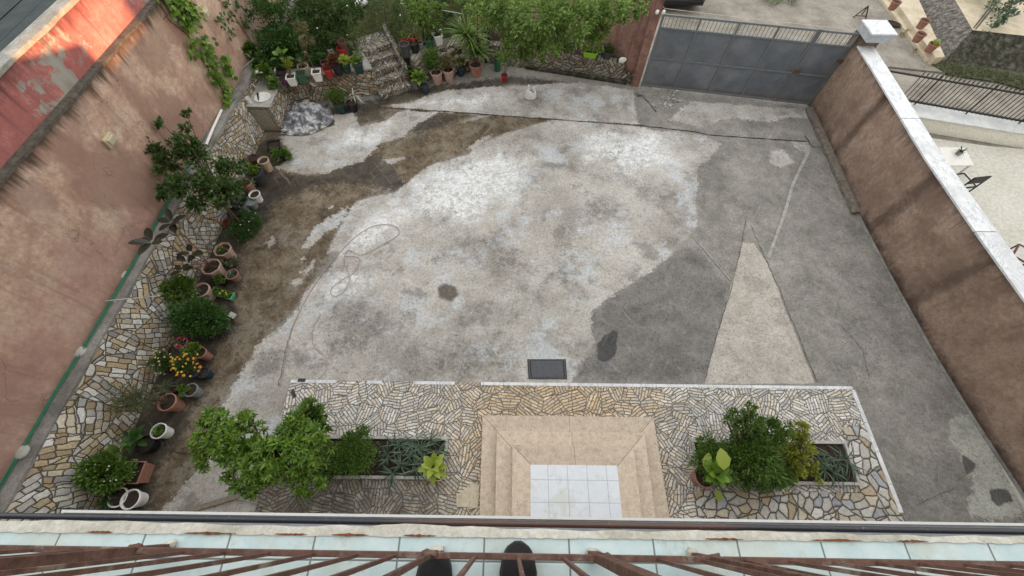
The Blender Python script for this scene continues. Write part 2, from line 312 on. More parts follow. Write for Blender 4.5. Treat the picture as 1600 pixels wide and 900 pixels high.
# ------------------------------------------------------------------ mesh helpers
def origin(o):
    v = Vector((0, 0, 0))
    while o is not None: v += o.location; o = o.parent
    return v
class MB:
    def __init__(s): s.v = []; s.f = []
    def add(s, vs_, fs):
        b = len(s.v); s.v += [tuple(map(float, q)) for q in vs_]; s.f += [tuple(b+i for i in f) for f in fs]; return s
    def box(s, x0, x1, y0, y1, z0, z1):
        return s.prism([(x0, y0), (x1, y0), (x1, y1), (x0, y1)], z0, z1)
    def prism(s, poly, z0, z1, top=None):
        a = sum(poly[i][0]*poly[(i+1) % len(poly)][1]-poly[(i+1) % len(poly)][0]*poly[i][1] for i in range(len(poly)))
        if a < 0: poly = poly[::-1]; top = top[::-1] if top else None
        n = len(poly); t = top or poly
        return s.add([(p[0], p[1], z0) for p in poly]+[(p[0], p[1], z1) for p in t],
                     [tuple(range(n-1, -1, -1)), tuple(range(n, 2*n))]+[(i, (i+1) % n, n+(i+1) % n, n+i) for i in range(n)])
    def obox(s, c, u, L, W, z0, z1):   # box centred c (xy), long axis direction u
        u = np.array(u[:2], float); u /= np.linalg.norm(u); p = np.array([-u[1], u[0]]); c = np.array(c[:2], float)
        return s.prism([tuple(c+u*a*L/2+p*b*W/2) for a, b in ((-1, -1), (1, -1), (1, 1), (-1, 1))], z0, z1)
    def tube(s, pts, r, n=8, cap=True):
        pts = [np.array(p, float) for p in pts]; rs = r if hasattr(r, '__len__') else [r]*len(pts)
        ref = None; b = len(s.v)
        for i, p in enumerate(pts):
            t = pts[min(i+1, len(pts)-1)]-pts[max(i-1, 0)]; t = t/(np.linalg.norm(t)+1e-9)
            if ref is None: ref = np.cross(t, (0, 0, 1.)) if abs(t[2]) < .9 else np.cross(t, (1., 0, 0))
            ref = ref-t*ref.dot(t); ref /= np.linalg.norm(ref)+1e-9; q = np.cross(t, ref)
            for k in range(n):
                a = 2*pi*k/n+pi/n; s.v.append(tuple(p+rs[i]*(cos(a)*ref+sin(a)*q)))
        for i in range(len(pts)-1):
            for k in range(n):
                s.f.append((b+i*n+k, b+i*n+(k+1) % n, b+(i+1)*n+(k+1) % n, b+(i+1)*n+k))
        if cap:
            s.f.append(tuple(b+k for k in range(n-1, -1, -1))); s.f.append(tuple(b+(len(pts)-1)*n+k for k in range(n)))
        return s
    def lathe(s, c, prof, n=20, rot=0., sx=1., sy=1., ang=0.):   # prof [(r,z)...], n sides
        b = len(s.v)
        for r, z in prof:
            for k in range(n):
                a = 2*pi*k/n+rot; x, y = r*cos(a)*sx, r*sin(a)*sy
                s.v.append((c[0]+x*cos(ang)-y*sin(ang), c[1]+x*sin(ang)+y*cos(ang), c[2]+z))
        for i in range(len(prof)-1):
            for k in range(n):
                s.f.append((b+i*n+k, b+i*n+(k+1) % n, b+(i+1)*n+(k+1) % n, b+(i+1)*n+k))
        s.f.append(tuple(b+k for k in range(n-1, -1, -1))); s.f.append(tuple(b+(len(prof)-1)*n+k for k in range(n)))
        return s
    def blob(s, c, r, seed=0, amp=.25, nu=10, nv=7, flat=1.):
        g = random.Random(seed); ph = [g.uniform(0, 6.28) for _ in range(6)]; b = len(s.v); r = r if hasattr(r, '__len__') else (r, r, r)
        for j in range(nv+1):
            th = pi*j/nv
            for i in range(nu):
                a = 2*pi*i/nu; k = 1+amp*(sin(2*a+ph[0])*sin(th+ph[1])+.6*sin(3*a+ph[2])*sin(2*th+ph[3]))*sin(th)
                s.v.append((c[0]+r[0]*k*sin(th)*cos(a), c[1]+r[1]*k*sin(th)*sin(a), c[2]+r[2]*cos(th)*k))
        for j in range(nv):
            for i in range(nu): s.f.append((b+j*nu+i, b+(j+1)*nu+i, b+(j+1)*nu+(i+1) % nu, b+j*nu+(i+1) % nu))
        return s
    def build(s, name, mat, parent=None, smooth=False, bevel=0., loc=None):
        me = bpy.data.meshes.new(name); o = bpy.data.objects.new(name, me); COL.objects.link(o)
        if parent is not None: o.parent = parent; off = origin(parent)
        else:
            off = Vector(loc) if loc is not None else Vector((0, 0, 0)); o.location = off
        me.from_pydata([(x-off.x, y-off.y, z-off.z) for x, y, z in s.v], [], s.f); me.materials.append(mat)
        if smooth:
            me.polygons.foreach_set('use_smooth', [True]*len(me.polygons))
            try: me.set_sharp_from_angle(angle=radians(40))
            except Exception: pass
        if bevel:
            md = o.modifiers.new('bevel', 'BEVEL'); md.width = bevel; md.segments = 2; md.limit_method = 'ANGLE'; md.angle_limit = radians(40)
        me.update(); return o
def tag(o, label=None, cat=None, group=None, kind=None):
    if label: o['label'] = label
    if cat: o['category'] = cat
    if group: o['group'] = group
    if kind: o['kind'] = kind
    return o
def thing(name, loc, label, cat, group=None):
    o = bpy.data.objects.new(name, None); COL.objects.link(o); o.location = Vector([float(q) for q in loc]); o.empty_display_size = .2
    return tag(o, label, cat, group)
def struct(o): o['kind'] = 'structure'; return o
def copy_tree(o, parent=None):
    c = o.copy(); COL.objects.link(c); c.parent = parent
    for ch in list(o.children): copy_tree(ch, c)
    return c

class Leaves:
    def __init__(s): s.V = []; s.T = []; s.n = 0
    def _push(s, V, T):      # V (N,k,3)  T (m,3) per leaf
        N_, k, _ = V.shape; idx = np.arange(N_)[:, None, None]*k+T[None]+s.n
        s.V.append(V.reshape(-1, 3)); s.T.append(idx.reshape(-1, 3)); s.n += N_*k
    def frame(s, d, up):
        d = d/np.linalg.norm(d, axis=1, keepdims=True)
        side = np.cross(d, up); l = np.linalg.norm(side, axis=1, keepdims=True); side = np.where(l > 1e-3, side/(l+1e-9), np.array([[1., 0, 0]]))
        return d, side, np.cross(side, d)
    def simple(s, p, d, up, L, W, fold=.25, droop=.1):
        d, sd, nn = s.frame(d, up); L = L[:, None]; W = W[:, None]
        V = np.stack([p, p+d*L*.45+sd*W*.5+nn*W*fold, p+d*L-nn*L*droop, p+d*L*.45-sd*W*.5+nn*W*fold], 1)
        s._push(V, np.array([[0, 1, 2], [0, 2, 3]]))
    def rich(s, p, d, up, L, W, fold=.15, curl=.5, prof=((0, .06), (.22, .75), (.5, 1.), (.8, .6), (1., .03))):
        d, sd, nn = s.frame(d, up); L = L[:, None]; W = W[:, None]; rows = []
        pos = p.copy(); prev = 0.
        for t, wv in prof:
            ang = curl*t; dirv = d*cos(ang)-nn*sin(ang); nv = nn*cos(ang)+d*sin(ang)
            pos = pos+dirv*L*(t-prev); prev = t
            rows += [pos+sd*W*.5*wv+nv*W*fold*wv, pos, pos-sd*W*.5*wv+nv*W*fold*wv]
        V = np.stack(rows, 1); T = []
        for i in range(len(prof)-1):
            a = i*3
            for j in (0, 1): T += [[a+j, a+j+3, a+j+4], [a+j, a+j+4, a+j+1]]
        s._push(V, np.array(T))
    def build(s, name, mat, parent=None, smooth=True):
        V = np.concatenate(s.V).astype(np.float32); T = np.concatenate(s.T).astype(np.int32)
        me = bpy.data.meshes.new(name); o = bpy.data.objects.new(name, me); COL.objects.link(o)
        if parent is not None: o.parent = parent; V = V-np.array(origin(parent), dtype=np.float32)
        me.vertices.add(len(V)); me.vertices.foreach_set('co', V.ravel())
        me.loops.add(T.size); me.loops.foreach_set('vertex_index', T.ravel())
        me.polygons.add(len(T)); me.polygons.foreach_set('loop_start', np.arange(0, T.size, 3, dtype=np.int32))
        me.materials.append(mat); me.update(calc_edges=True); me.validate()
        return o
def rdir(n, zb=0.):
    v = rng.normal(size=(n, 3)); v[:, 2] += zb; return v/np.linalg.norm(v, axis=1, keepdims=True)

def crown(lv, c, r, n, L=.07, W=.035, ncl=None, cs=.32, shell=.55, rich=False, up=.5, fold=.25, droop=.12, curl=.5, cut=None):
    """leaf clumps spread through an uneven ellipsoid: twigs fan out of each clump"""
    c = np.array(c, float); r = np.array(r if hasattr(r, '__len__') else (r, r, r), float)
    ncl = ncl or max(8, n//28)
    u = rdir(ncl, .35); rad = rng.uniform(shell, 1., ncl)**.7
    ph = rng.uniform(0, 6.28, 5); az = np.arctan2(u[:, 1], u[:, 0])
    rad *= 1+.16*np.sin(2*az+ph[0])+.13*np.sin(3*az+ph[1]+u[:, 2]*2)+.10*np.sin(5*az+ph[2])
    cc = c+u*r*rad[:, None]*(1-cs*.6)
    k = n//ncl; ci = np.repeat(np.arange(ncl), k); m = len(ci)
    size = rng.uniform(.55, 1.25, ncl)[ci]*cs*r.mean()
    q = rdir(m, .2)*size[:, None]*(rng.uniform(0, 1, m)**.6)[:, None]
    p = cc[ci]+q
    d = u[ci]*.7+q/(size[:, None]+1e-6)*.9+rdir(m)*.55; d[:, 2] += up*.3
    upv = rdir(m)*.55+np.array([0, 0, 1.])
    Ls = L*rng.uniform(.6, 1.25, m); Ws = W*rng.uniform(.7, 1.25, m)
    (lv.rich(p, d, upv, Ls, Ws, fold, curl) if rich else lv.simple(p, d, upv, Ls, Ws, fold, droop))
    return cc
def rosettes(lv, cc, dirs, per, L, W, spread=1., curl=.5, rich=True, fold=.15):
    """whorls of leaves at twig ends"""
    cc = np.array(cc); n = len(cc); ci = np.repeat(np.arange(n), per); a = rng.uniform(0, 2*pi, n)[ci]+np.tile(np.arange(per)*2.4, n)
    dirs = np.array(dirs); _, sd, nn = lv.frame(dirs, np.tile([[.1, .2, 1.]], (n, 1)) if n else dirs)
    el = rng.uniform(.25, 1.25, n*per)*spread
    dd = dirs/np.linalg.norm(dirs, axis=1, keepdims=True)
    d = dd[ci]*np.cos(el)[:, None]+(sd[ci]*np.cos(a)[:, None]+nn[ci]*np.sin(a)[:, None])*np.sin(el)[:, None]
    Ls = L*rng.uniform(.7, 1.2, n*per); Ws = W*rng.uniform(.8, 1.15, n*per)
    up = dd[ci]+rdir(n*per)*.2
    (lv.rich(cc[ci], d, up, Ls, Ws, fold, curl) if rich else lv.simple(cc[ci], d, up, Ls, Ws, fold, .15))
def blades(lv, c, n, L, W, up=.6, curl=1.3, spread=1., tilt=(0, 0)):
    a = rng.uniform(0, 2*pi, n); el = rng.uniform(.1, 1., n)*spread*1.35
    d = np.stack([np.cos(a)*np.sin(el)+tilt[0], np.sin(a)*np.sin(el)+tilt[1], np.cos(el)+.05], 1)
    p = np.array(c)[None]+d*.015
    lv.rich(p, d, np.tile([[0, 0, 1.]], (n, 1))+rdir(n)*.05, L*rng.uniform(.65, 1.1, n), W*rng.uniform(.8, 1.1, n), .12, curl,
            prof=((0, .7), (.2, .95), (.45, 1.), (.7, .75), (.88, .4), (1., .03)))
def limbs(mb, base, tips, r0, r1=.006, wob=.08):
    base = np.array(base, float)
    for t in tips:
        t = np.array(t, float); mid = base*.5+t*.5+np.array([0, 0, .1])*np.linalg.norm(t-base)*.4+rng.normal(size=3)*wob
        pts = [base*(1-s_)**2+2*mid*s_*(1-s_)+t*s_*s_ for s_ in np.linspace(0, 1, 7)]
        mb.tube(pts, [r0*(1-s_)+r1*s_ for s_ in np.linspace(0, 1, 7)], 6)

# ------------------------------------------------------------------ ground of the yard
def A(x, y): return (340+.35*x, 120+.35*y)
def Bc(x, y): return (340+.35*x, 330+.35*y)
def Cc(x, y): return (850+.35*x, 120+.35*y)
def Dc(x, y): return (850+.35*x, 330+.35*y)
def Ec(x, y): return (1240+.3557*x, 500+.3557*y)
light = [[A(1520, 190), A(1350, 230), A(1190, 290), A(1120, 350), A(1000, 380), A(900, 420), A(860, 470), A(790, 520), A(700, 535), A(620, 560), A(560, 640), A(530, 690), A(495, 785), A(560, 765), A(530, 820), Bc(450, 300), Bc(390, 370), Bc(360, 440), Bc(290, 510), Bc(200, 580), Bc(120, 700), Bc(60, 800), Bc(10, 880), (338, 660), (318, 720), (260, 790), (200, 830), (800, 830), (880, 620), Dc(190, 640), Dc(232, 620), Dc(212, 540), Dc(210, 460), Dc(270, 400), Dc(340, 345), Dc(480, 270), Dc(580, 190), Dc(650, 110), Cc(690, 640), Cc(672, 560), Cc(690, 480), Cc(685, 400), Cc(735, 370), Cc(790, 300), Cc(700, 262), Cc(300, 210)],
 [A(280, 270), A(420, 250), A(520, 215), A(520, 170), A(600, 160), A(640, 220), A(760, 195), A(800, 160), A(860, 150), A(980, 158), A(890, 210), A(830, 265), A(730, 300), A(690, 330), A(650, 375), A(560, 400), A(480, 430), A(380, 435), A(250, 410), A(330, 370)],
 [A(575, 580), A(575, 620), A(540, 680), A(480, 690), A(440, 740), A(395, 775), A(385, 760), A(420, 700), A(450, 660)],
 [A(380, 870), A(440, 810), A(430, 845), A(400, 880)], [A(215, 740), A(258, 712), A(260, 735), A(225, 765)],
 [Bc(320, 318), Bc(365, 308), Bc(368, 322), Bc(330, 330)], [A(740, 370), A(830, 355), A(840, 370), A(770, 385)],
 [A(485, 590), A(515, 580), A(510, 592)], [A(370, 810), A(390, 805), A(388, 828)],
 [A(1120, 320), A(1180, 270), A(1230, 260), A(1150, 325)], [A(1080, 195), A(1190, 168), A(1200, 178), A(1100, 205)],
 [A(740, 132), A(860, 115), A(1000, 60), A(1290, 40), A(1620, 25), Cc(400, 60), Cc(420, 210), Cc(-20, 185), A(1100, 165)],
 [Cc(1020, 330), Cc(1070, 325), Cc(1115, 385), Cc(1040, 405), Cc(1010, 380)], [Cc(1105, 290), Cc(1175, 290), Cc(1195, 320), Cc(1170, 340), Cc(1130, 322)],
 [Cc(660, 110), Cc(900, 125), Cc(1200, 150), Cc(1210, 185), Cc(1100, 180), Cc(980, 205), Cc(830, 180), Cc(700, 230), Cc(560, 190)]]
brown = [[(200, 240), (430, 200), (520, 190), A(640, 160), (620, 140), (780, 128), A(1260, 25), A(1300, 40), A(1480, 150), A(1520, 190), A(1190, 290), A(860, 470), A(620, 560), A(495, 785), Bc(390, 370), Bc(200, 580), Bc(10, 880), (300, 780), (210, 830), (0, 830), (100, 600), (250, 400)]]
dark = [[Dc(200, 640), Dc(205, 460), Dc(270, 400), Dc(340, 345), Dc(480, 270), Dc(580, 190), Dc(690, 165), Dc(830, 330), Dc(790, 480), Dc(730, 740), Dc(130, 750)]]
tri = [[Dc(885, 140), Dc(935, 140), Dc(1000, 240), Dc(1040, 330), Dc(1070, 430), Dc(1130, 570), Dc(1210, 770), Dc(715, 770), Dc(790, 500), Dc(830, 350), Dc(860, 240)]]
newc = [[Ec(700, 430), Ec(760, 400), Ec(810, 420), Ec(880, 520), Ec(980, 700), Ec(1010, 760), Ec(1010, 870), Ec(860, 880), Ec(780, 850), Ec(760, 800), Ec(800, 760), Ec(750, 660), Ec(740, 590), Ec(700, 540), Ec(690, 480)]]
wet_shade = [[(205, 300), (430, 215), (440, 262), (415, 300), (412, 345), (395, 372), (372, 405), (382, 440), (365, 470), (372, 505), (345, 540), (330, 575), (325, 610), (292, 640), (285, 690), (250, 725), (240, 770), (235, 800), (100, 800), (120, 700), (200, 500)],  # first outline: damp ground plus painted contact shade round the left pots
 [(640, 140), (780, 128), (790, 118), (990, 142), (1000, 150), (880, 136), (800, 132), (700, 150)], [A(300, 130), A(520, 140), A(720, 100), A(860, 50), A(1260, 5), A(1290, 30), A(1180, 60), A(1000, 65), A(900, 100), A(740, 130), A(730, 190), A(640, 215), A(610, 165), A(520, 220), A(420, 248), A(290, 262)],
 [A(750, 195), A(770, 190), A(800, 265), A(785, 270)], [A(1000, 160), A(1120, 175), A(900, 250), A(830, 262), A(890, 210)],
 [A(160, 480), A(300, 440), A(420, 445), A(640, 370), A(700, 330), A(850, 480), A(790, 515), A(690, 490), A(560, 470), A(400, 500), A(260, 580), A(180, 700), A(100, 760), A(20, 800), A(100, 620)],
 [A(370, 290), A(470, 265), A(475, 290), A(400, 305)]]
spot = [[Dc(235, 600), Dc(270, 555), Dc(310, 530), Dc(335, 540), Dc(325, 570), Dc(322, 640), Dc(280, 675), Dc(240, 665)],
 [Ec(740, 590), Ec(800, 630), Ec(795, 660), Ec(760, 680), Ec(745, 640)], [Ec(860, 740), Ec(940, 740), Ec(965, 790), Ec(900, 820), Ec(865, 790)]]
stain = [[Bc(980, 345), Bc(1015, 320), Bc(1065, 340), Bc(1075, 375), Bc(1040, 405), Bc(990, 385)]]

bloom = [[A(860, 470), A(1000, 400), A(1250, 330), A(1420, 380), A(1330, 520), A(1200, 620), A(1050, 680), A(900, 600)], [A(560, 800), A(640, 640), A(800, 560), A(900, 620), A(760, 720)], [A(600, 230), A(760, 200), A(700, 300), A(480, 340)],
 [Bc(580, 230), Bc(700, 260), Bc(650, 360), Bc(480, 420), Bc(470, 330)], [A(960, 80), A(1250, 60), A(1180, 140), A(900, 130)], [Cc(150, 250), Cc(500, 250), Cc(620, 400), Cc(420, 420), Cc(200, 380)]]
smudge = [[Bc(560, 400), Bc(660, 390), Bc(760, 540), Bc(740, 620), Bc(620, 650), Bc(500, 640), Bc(480, 540)], [Bc(1180, 140), Bc(1290, 100), Bc(1380, 240), Bc(1300, 330), Bc(1170, 260)], [Bc(900, 640), Bc(1150, 560), Bc(1370, 620), Bc(1370, 740), Bc(850, 740)],
 [A(1340, 90), A(1450, 60), A(1470, 150), A(1380, 160)], [Cc(180, 560), Cc(330, 560), Cc(350, 640), Cc(200, 660)], [Cc(660, 380), Cc(760, 350), Cc(770, 480), Cc(720, 620), Cc(670, 560)], [Dc(470, 560), Dc(640, 540), Dc(700, 740), Dc(430, 740)], [Ec(380, 700), Ec(700, 600), Ec(760, 880), Ec(480, 880)]]
def sdf(pts, polys):
    best = np.full(len(pts), 99.)
    for poly in polys:
        w_ = np.array([P(*q)[:2] for q in poly]); n = len(w_); d2 = np.full(len(pts), 1e9); inside = np.zeros(len(pts), bool)
        for i in range(n):
            a = w_[i]; b = w_[(i+1) % n]; e = b-a; v = pts-a; t = np.clip((v@e)/(e@e+1e-12), 0, 1)
            dd = v-t[:, None]*e; d2 = np.minimum(d2, (dd**2).sum(1))
            c1 = (a[1] > pts[:, 1]) != (b[1] > pts[:, 1])
            xi = a[0]+(pts[:, 1]-a[1])/(b[1]-a[1]+1e-12)*(b[0]-a[0]); inside ^= c1 & (pts[:, 0] < xi)
        best = np.minimum(best, np.where(inside, -1, 1)*np.sqrt(d2))
    return best
gx = np.arange(-7.7, 9.9, .06); gy = np.arange(-1.6, 13.7, .06); NX, NY = len(gx), len(gy)
GX, GY = np.meshgrid(gx, gy); gp = np.stack([GX.ravel(), GY.ravel()], 1)
def lump(p, s_, seed):
    g = np.random.default_rng(seed); z = np.zeros(len(p))
    for k in range(7):
        a = g.uniform(0, 6.28); f = s_*(1.5**k)*.6; z += np.sin(p[:, 0]*cos(a)*f+p[:, 1]*sin(a)*f+g.uniform(0, 6.28))/(1.4**k)
    return z/3
gz = .010*lump(gp, 1.2, 3)
# the yard stops at the walls: keep only cells inside
me = bpy.data.meshes.new('yard_floor')
idx = np.arange(NX*NY).reshape(NY, NX)
q = np.stack([idx[:-1, :-1], idx[:-1, 1:], idx[1:, 1:], idx[1:, :-1]], -1).reshape(-1, 4)
me.vertices.add(NX*NY); me.vertices.foreach_set('co', np.stack([gp[:, 0], gp[:, 1], gz], 1).astype(np.float32).ravel())
cx = gp[q].mean(1); keep = cx[:, 1] < 12.6-.16*(cx[:, 0]-2)
q = q[keep]
me.loops.add(q.size); me.loops.foreach_set('vertex_index', q.ravel().astype(np.int32))
me.polygons.add(len(q)); me.polygons.foreach_set('loop_start', np.arange(0, q.size, 4, dtype=np.int32)); 
me.update(calc_edges=True)
for nm, pl in (('s_light', light), ('s_brown', brown), ('s_dark', dark), ('s_tri', tri), ('s_new', newc), ('s_wet_shade', wet_shade), ('s_bloom', bloom), ('s_smudge', smudge), ('s_spot', spot), ('s_stain', stain)):
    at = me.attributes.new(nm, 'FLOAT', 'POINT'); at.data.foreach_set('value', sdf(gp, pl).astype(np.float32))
def yardmat():
    n = N('yard_concrete', .9, .25)
    big = n.noise(.55, 6, .6); med = n.math('ADD', n.math('MULTIPLY', n.noise(1.1, 9, .68, off=(4, 4, 0)), .55), n.math('MULTIPLY', n.noise(3.6, 8, .72, off=(9, 4, 0), dist=.8), .45)); fine = n.noise(16, 8, .8); vf = n.noise(60, 5, .8)
    swirl = n.noise(3.2, 7, .75, dist=2.5, off=(8, 1, 0))
    n1 = n.math('SUBTRACT', n.noise(1.6, 7, .65, off=(2, 2, 0)), .5); n2 = n.math('SUBTRACT', n.noise(9, 6, .7), .5)
    n3 = n.math('SUBTRACT', n.noise(26, 5, .7), .5)
    edge = n.math('ADD', n.math('ADD', n.math('MULTIPLY', n1, .6), n.math('MULTIPLY', n2, .75)), n.math('MULTIPLY', n3, .35))
    edge2 = n.math('MULTIPLY', n2, .06)
    def m(a, soft=.02, e=edge, g=1.):
        return n.mr(n.math('ADD', n.attr(a), n.math('MULTIPLY', e, g)), -soft, soft, 1, 0)
    base = n.ramp(med, [(.38, (.18, .172, .155)), (.5, (.265, .252, .23)), (.62, (.36, .342, .31))])
    dk = n.ramp(med, [(.38, (.13, .125, .116)), (.5, (.20, .193, .182)), (.62, (.28, .268, .248))])
    lt = n.ramp(n.math('ADD', n.math('MULTIPLY', big, .6), n.math('MULTIPLY', med, .4)), [(.36, (.24, .232, .215)), (.46, (.39, .375, .345)), (.54, (.51, .495, .46)), (.64, (.62, .61, .585))])
    lt = n.mix(n.mr(swirl, .46, .60, 0, .5), lt, (.43, .37, .31))
    lt = n.mix(n.mr(n.noise(1.1, 8, .78, off=(20, 3, 0)), .50, .62, 0, .62), lt, (.165, .16, .15))
    lt = n.mix(n.mr(n.noise(.8, 7, .7, off=(31, 3, 0)), .52, .62, 0, .65), lt, (.58, .62, .65))
    br = n.ramp(med, [(.38, (.060, .045, .028)), (.46, (.125, .096, .062)), (.54, (.19, .152, .105)), (.64, (.28, .235, .175))])
    br = n.mix(n.mr(n.noise(1.3, 8, .75, off=(3, 23, 0)), .5, .60, 0, .6), br, (.27, .245, .20))
    br = n.mix(n.mr(n.noise(4., 8, .8, off=(3, 43, 0)), .52, .62, 0, .7), br, (.055, .043, .03))
    wet = n.ramp(med, [(.4, (.020, .017, .013)), (.5, (.045, .038, .029)), (.6, (.085, .074, .056))])  # damp tone, darkened to carry contact shade under the pots too
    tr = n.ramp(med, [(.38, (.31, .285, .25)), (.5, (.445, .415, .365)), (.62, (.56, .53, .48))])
    nw = n.ramp(med, [(.4, (.33, .335, .295)), (.6, (.50, .50, .45))])
    c = n.mix(m('s_dark', .05), base, dk)
    c = n.mix(m('s_brown', .12), c, br)
    wm = m('s_wet_shade', .08); c = n.mix(n.math('MULTIPLY', wm, .85), c, wet)
    lm = m('s_light', .012, edge, .55)
    # thin dark damp rim and pale crust where the dry slab begins
    rim = n.math('MULTIPLY', n.mr(n.math('ADD', n.attr('s_light'), n.math('MULTIPLY', edge, .55)), -.16, -.005, 0, 1), lm)
    c = n.mix(lm, c, lt); c = n.mix(n.math('MULTIPLY', rim, n.mr(n2, -.02, .12, 0, .5)), c, (.60, .57, .50))
    bm = n.math('MULTIPLY', n.mr(n.math('ADD', n.attr('s_bloom'), n.math('MULTIPLY', n1, 2.2)), -.55, .35, 1, 0), n.mr(n.noise(5.5, 9, .8, off=(12, 2, 0), dist=1.), .42, .54, .25, .95))
    c = n.mix(n.math('MULTIPLY', bm, n.mr(n.attr('s_light'), 0, .05, 1, 0)), c, (.80, .82, .83))
    sm = n.math('MULTIPLY', n.mr(n.math('ADD', n.attr('s_smudge'), n.math('MULTIPLY', n1, 2.)), -.45, .35, 1, 0), n.mr(n.noise(7, 9, .8, off=(2, 22, 0), dist=1.), .42, .58, .2, .8))
    c = n.mix(sm, c, (.15, .142, .13))
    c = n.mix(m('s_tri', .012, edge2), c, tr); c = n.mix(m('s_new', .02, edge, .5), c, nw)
    c = n.mix(n.math('MULTIPLY', m('s_spot', .02, edge2, 2.), .8), c, (.045, .047, .05))
    c = n.mix(n.math('MULTIPLY', m('s_stain', .05, edge2, 2.), .85), c, (.085, .068, .048))
    c = n.mix(.9, c, n.ramp(fine, [(.37, .62), (.5, .97), (.62, 1.12)]), 'MULTIPLY')
    c = n.mix(.7, c, n.ramp(vf, [(.38, .55), (.58, 1.08)]), 'MULTIPLY')
    pits = n.mr(n.noise(24, 3, .6, off=(9, 9, 0)), .61, .67, 0, 1); pz = n.mr(n.noise(.8, 4, .6, off=(1, 30, 0)), .42, .6, .15, .9)
    c = n.mix(n.math('MULTIPLY', pits, pz), c, (.05, .045, .04))
    # hair scratches
    for (ang, off) in ((.9, 3), (2.1, 7)):
        ro = n.t.nodes.new('ShaderNodeVectorRotate'); ro.rotation_type = 'Z_AXIS'; n.put(ro.inputs['Vector'], n.pos); ro.inputs['Angle'].default_value = ang
        s_ = n.noise(7, 6, .75, ro.outputs[0], stretch=(.12, 1.6, 1), off=(off, 0, 0), dist=.8)
        c = n.mix(n.mr(s_, .58, .68, 0, .22), c, (.52, .49, .44)); c = n.mix(n.mr(s_, .36, .28, 0, .3), c, (.10, .09, .08))
    n.color(c)
    n.rough(n.mr(wm, 0, 1, .9, .55))
    n.bump(n.math('ADD', n.math('MULTIPLY', fine, .6), n.math('ADD', n.math('MULTIPLY', vf, .3), n.math('MULTIPLY', lm, .25))), .55, .012)
    return n.m
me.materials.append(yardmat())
yard = bpy.data.objects.new('yard_floor', me); COL.objects.link(yard); struct(yard)
struct(MB().add([(-400, -400, -.06), (400, -400, -.06), (400, 400, -.06), (-400, 400, -.06)], [(0, 1, 2, 3)]).build('ground', m_street))
# street outside the gate
struct(MB().prism([(2.5, 12.35), (9.7, 11.3), (12.6, 13.25), (22, 11.8), (22, 40), (-3, 40), (-5.5, 17.5)], -.04, .0).build('street', m_street))

def ribbon(name, pts, w0, mat, z=.016, jit=.03, wj=.6, seg=.09):
    w_ = [np.array(P(*q)[:2]) for q in pts]; out = []
    for a, b in zip(w_[:-1], w_[1:]):
        k = max(1, int(np.linalg.norm(b-a)/seg))
        for i in range(k): out.append(a+(b-a)*i/k)
    out.append(w_[-1]); mb = MB(); V = []; n = len(out)
    for i, p in enumerate(out):
        t = out[min(i+1, n-1)]-out[max(i-1, 0)]; t = t/np.linalg.norm(t); nn = np.array([-t[1], t[0]])
        p = p+nn*rnd.uniform(-jit, jit); w1 = w0*rnd.uniform(1-wj, 1+wj)/2
        V += [(*(p+nn*w1), z), (*(p-nn*w1), z)]
    mb.add(V, [(2*i, 2*i+1, 2*i+3, 2*i+2) for i in range(n-1)]); return struct(mb.build(name, mat))
m_crack = M('crack_dirt', (.03, .026, .02), var=.4, rough=1)
m_crack2 = M('crack_dust', (.085, .075, .062), var=.5, rough=1)
m_seam = concrete_plain('seam_mortar', (.27, .26, .24), (.36, .35, .32), (.42, .41, .38), 6)
ribbon('floor_joint', [A(720, 137), A(1000, 155), A(1450, 188), Cc(0, 188), Cc(420, 218), Cc(680, 248), Cc(740, 262), Cc(1170, 290)], .028, m_crack, jit=.008)
ribbon('floor_crack', [Cc(1165, 265), Cc(1195, 315), Cc(1250, 315)], .018, m_crack, jit=.006)
ribbon('floor_seam', [Cc(1180, 335), Cc(1110, 480), Cc(1070, 620), Cc(1000, 810)], .08, m_seam, jit=.006, wj=.15)
ribbon('floor_crack', [Dc(900, 40), Dc(880, 160), Dc(840, 330), Dc(790, 490), Dc(740, 660), Dc(720, 750)], .010, m_crack2, jit=.012)
ribbon('floor_crack', [Dc(925, 70), Dc(990, 220), Dc(1045, 340), Dc(1110, 500), Dc(1160, 620), Dc(1215, 760)], .012, m_crack2, jit=.013)
ribbon('floor_crack', [Dc(1310, 500), Dc(1370, 560), Dc(1420, 620), Dc(1450, 740)], .008, m_crack2, jit=.014)
ribbon('floor_seam', [Dc(660, 110), Dc(740, 200), Dc(830, 310)], .03, m_seam, jit=.01)
ribbon('floor_crack', [Cc(430, 80), Cc(470, 120), Cc(500, 160)], .02, m_crack, jit=.01)
ribbon('floor_crack', [Bc(340, 510), Bc(310, 600), Bc(290, 700), Bc(270, 780)], .010, m_crack, jit=.02)
ribbon('floor_crack', [(1430, 790), (1460, 775), (1490, 765)], .008, m_crack2, jit=.014)
ribbon('floor_crack', [(270, 705), (300, 710), (330, 722)], .012, m_crack, jit=.02)
# broken rubble spot by the gate: loose stones
for i in range(46):
    x, y = (rnd.gauss(1045, 15), rnd.gauss(157, 8)); p = P(x, y); s_ = rnd.uniform(.02, .055)
    o = MB().blob((p[0], p[1], s_*.45), (s_, s_*rnd.uniform(.6, 1), s_*.55), i, .4, 6, 4).build('rubble_stone', m_concl if rnd.random() < .6 else m_conc, loc=(p[0], p[1], 0))
    tag(o, 'small broken concrete stone in the rubble patch before the grey gate', 'stone', 'rubble stones by the gate')

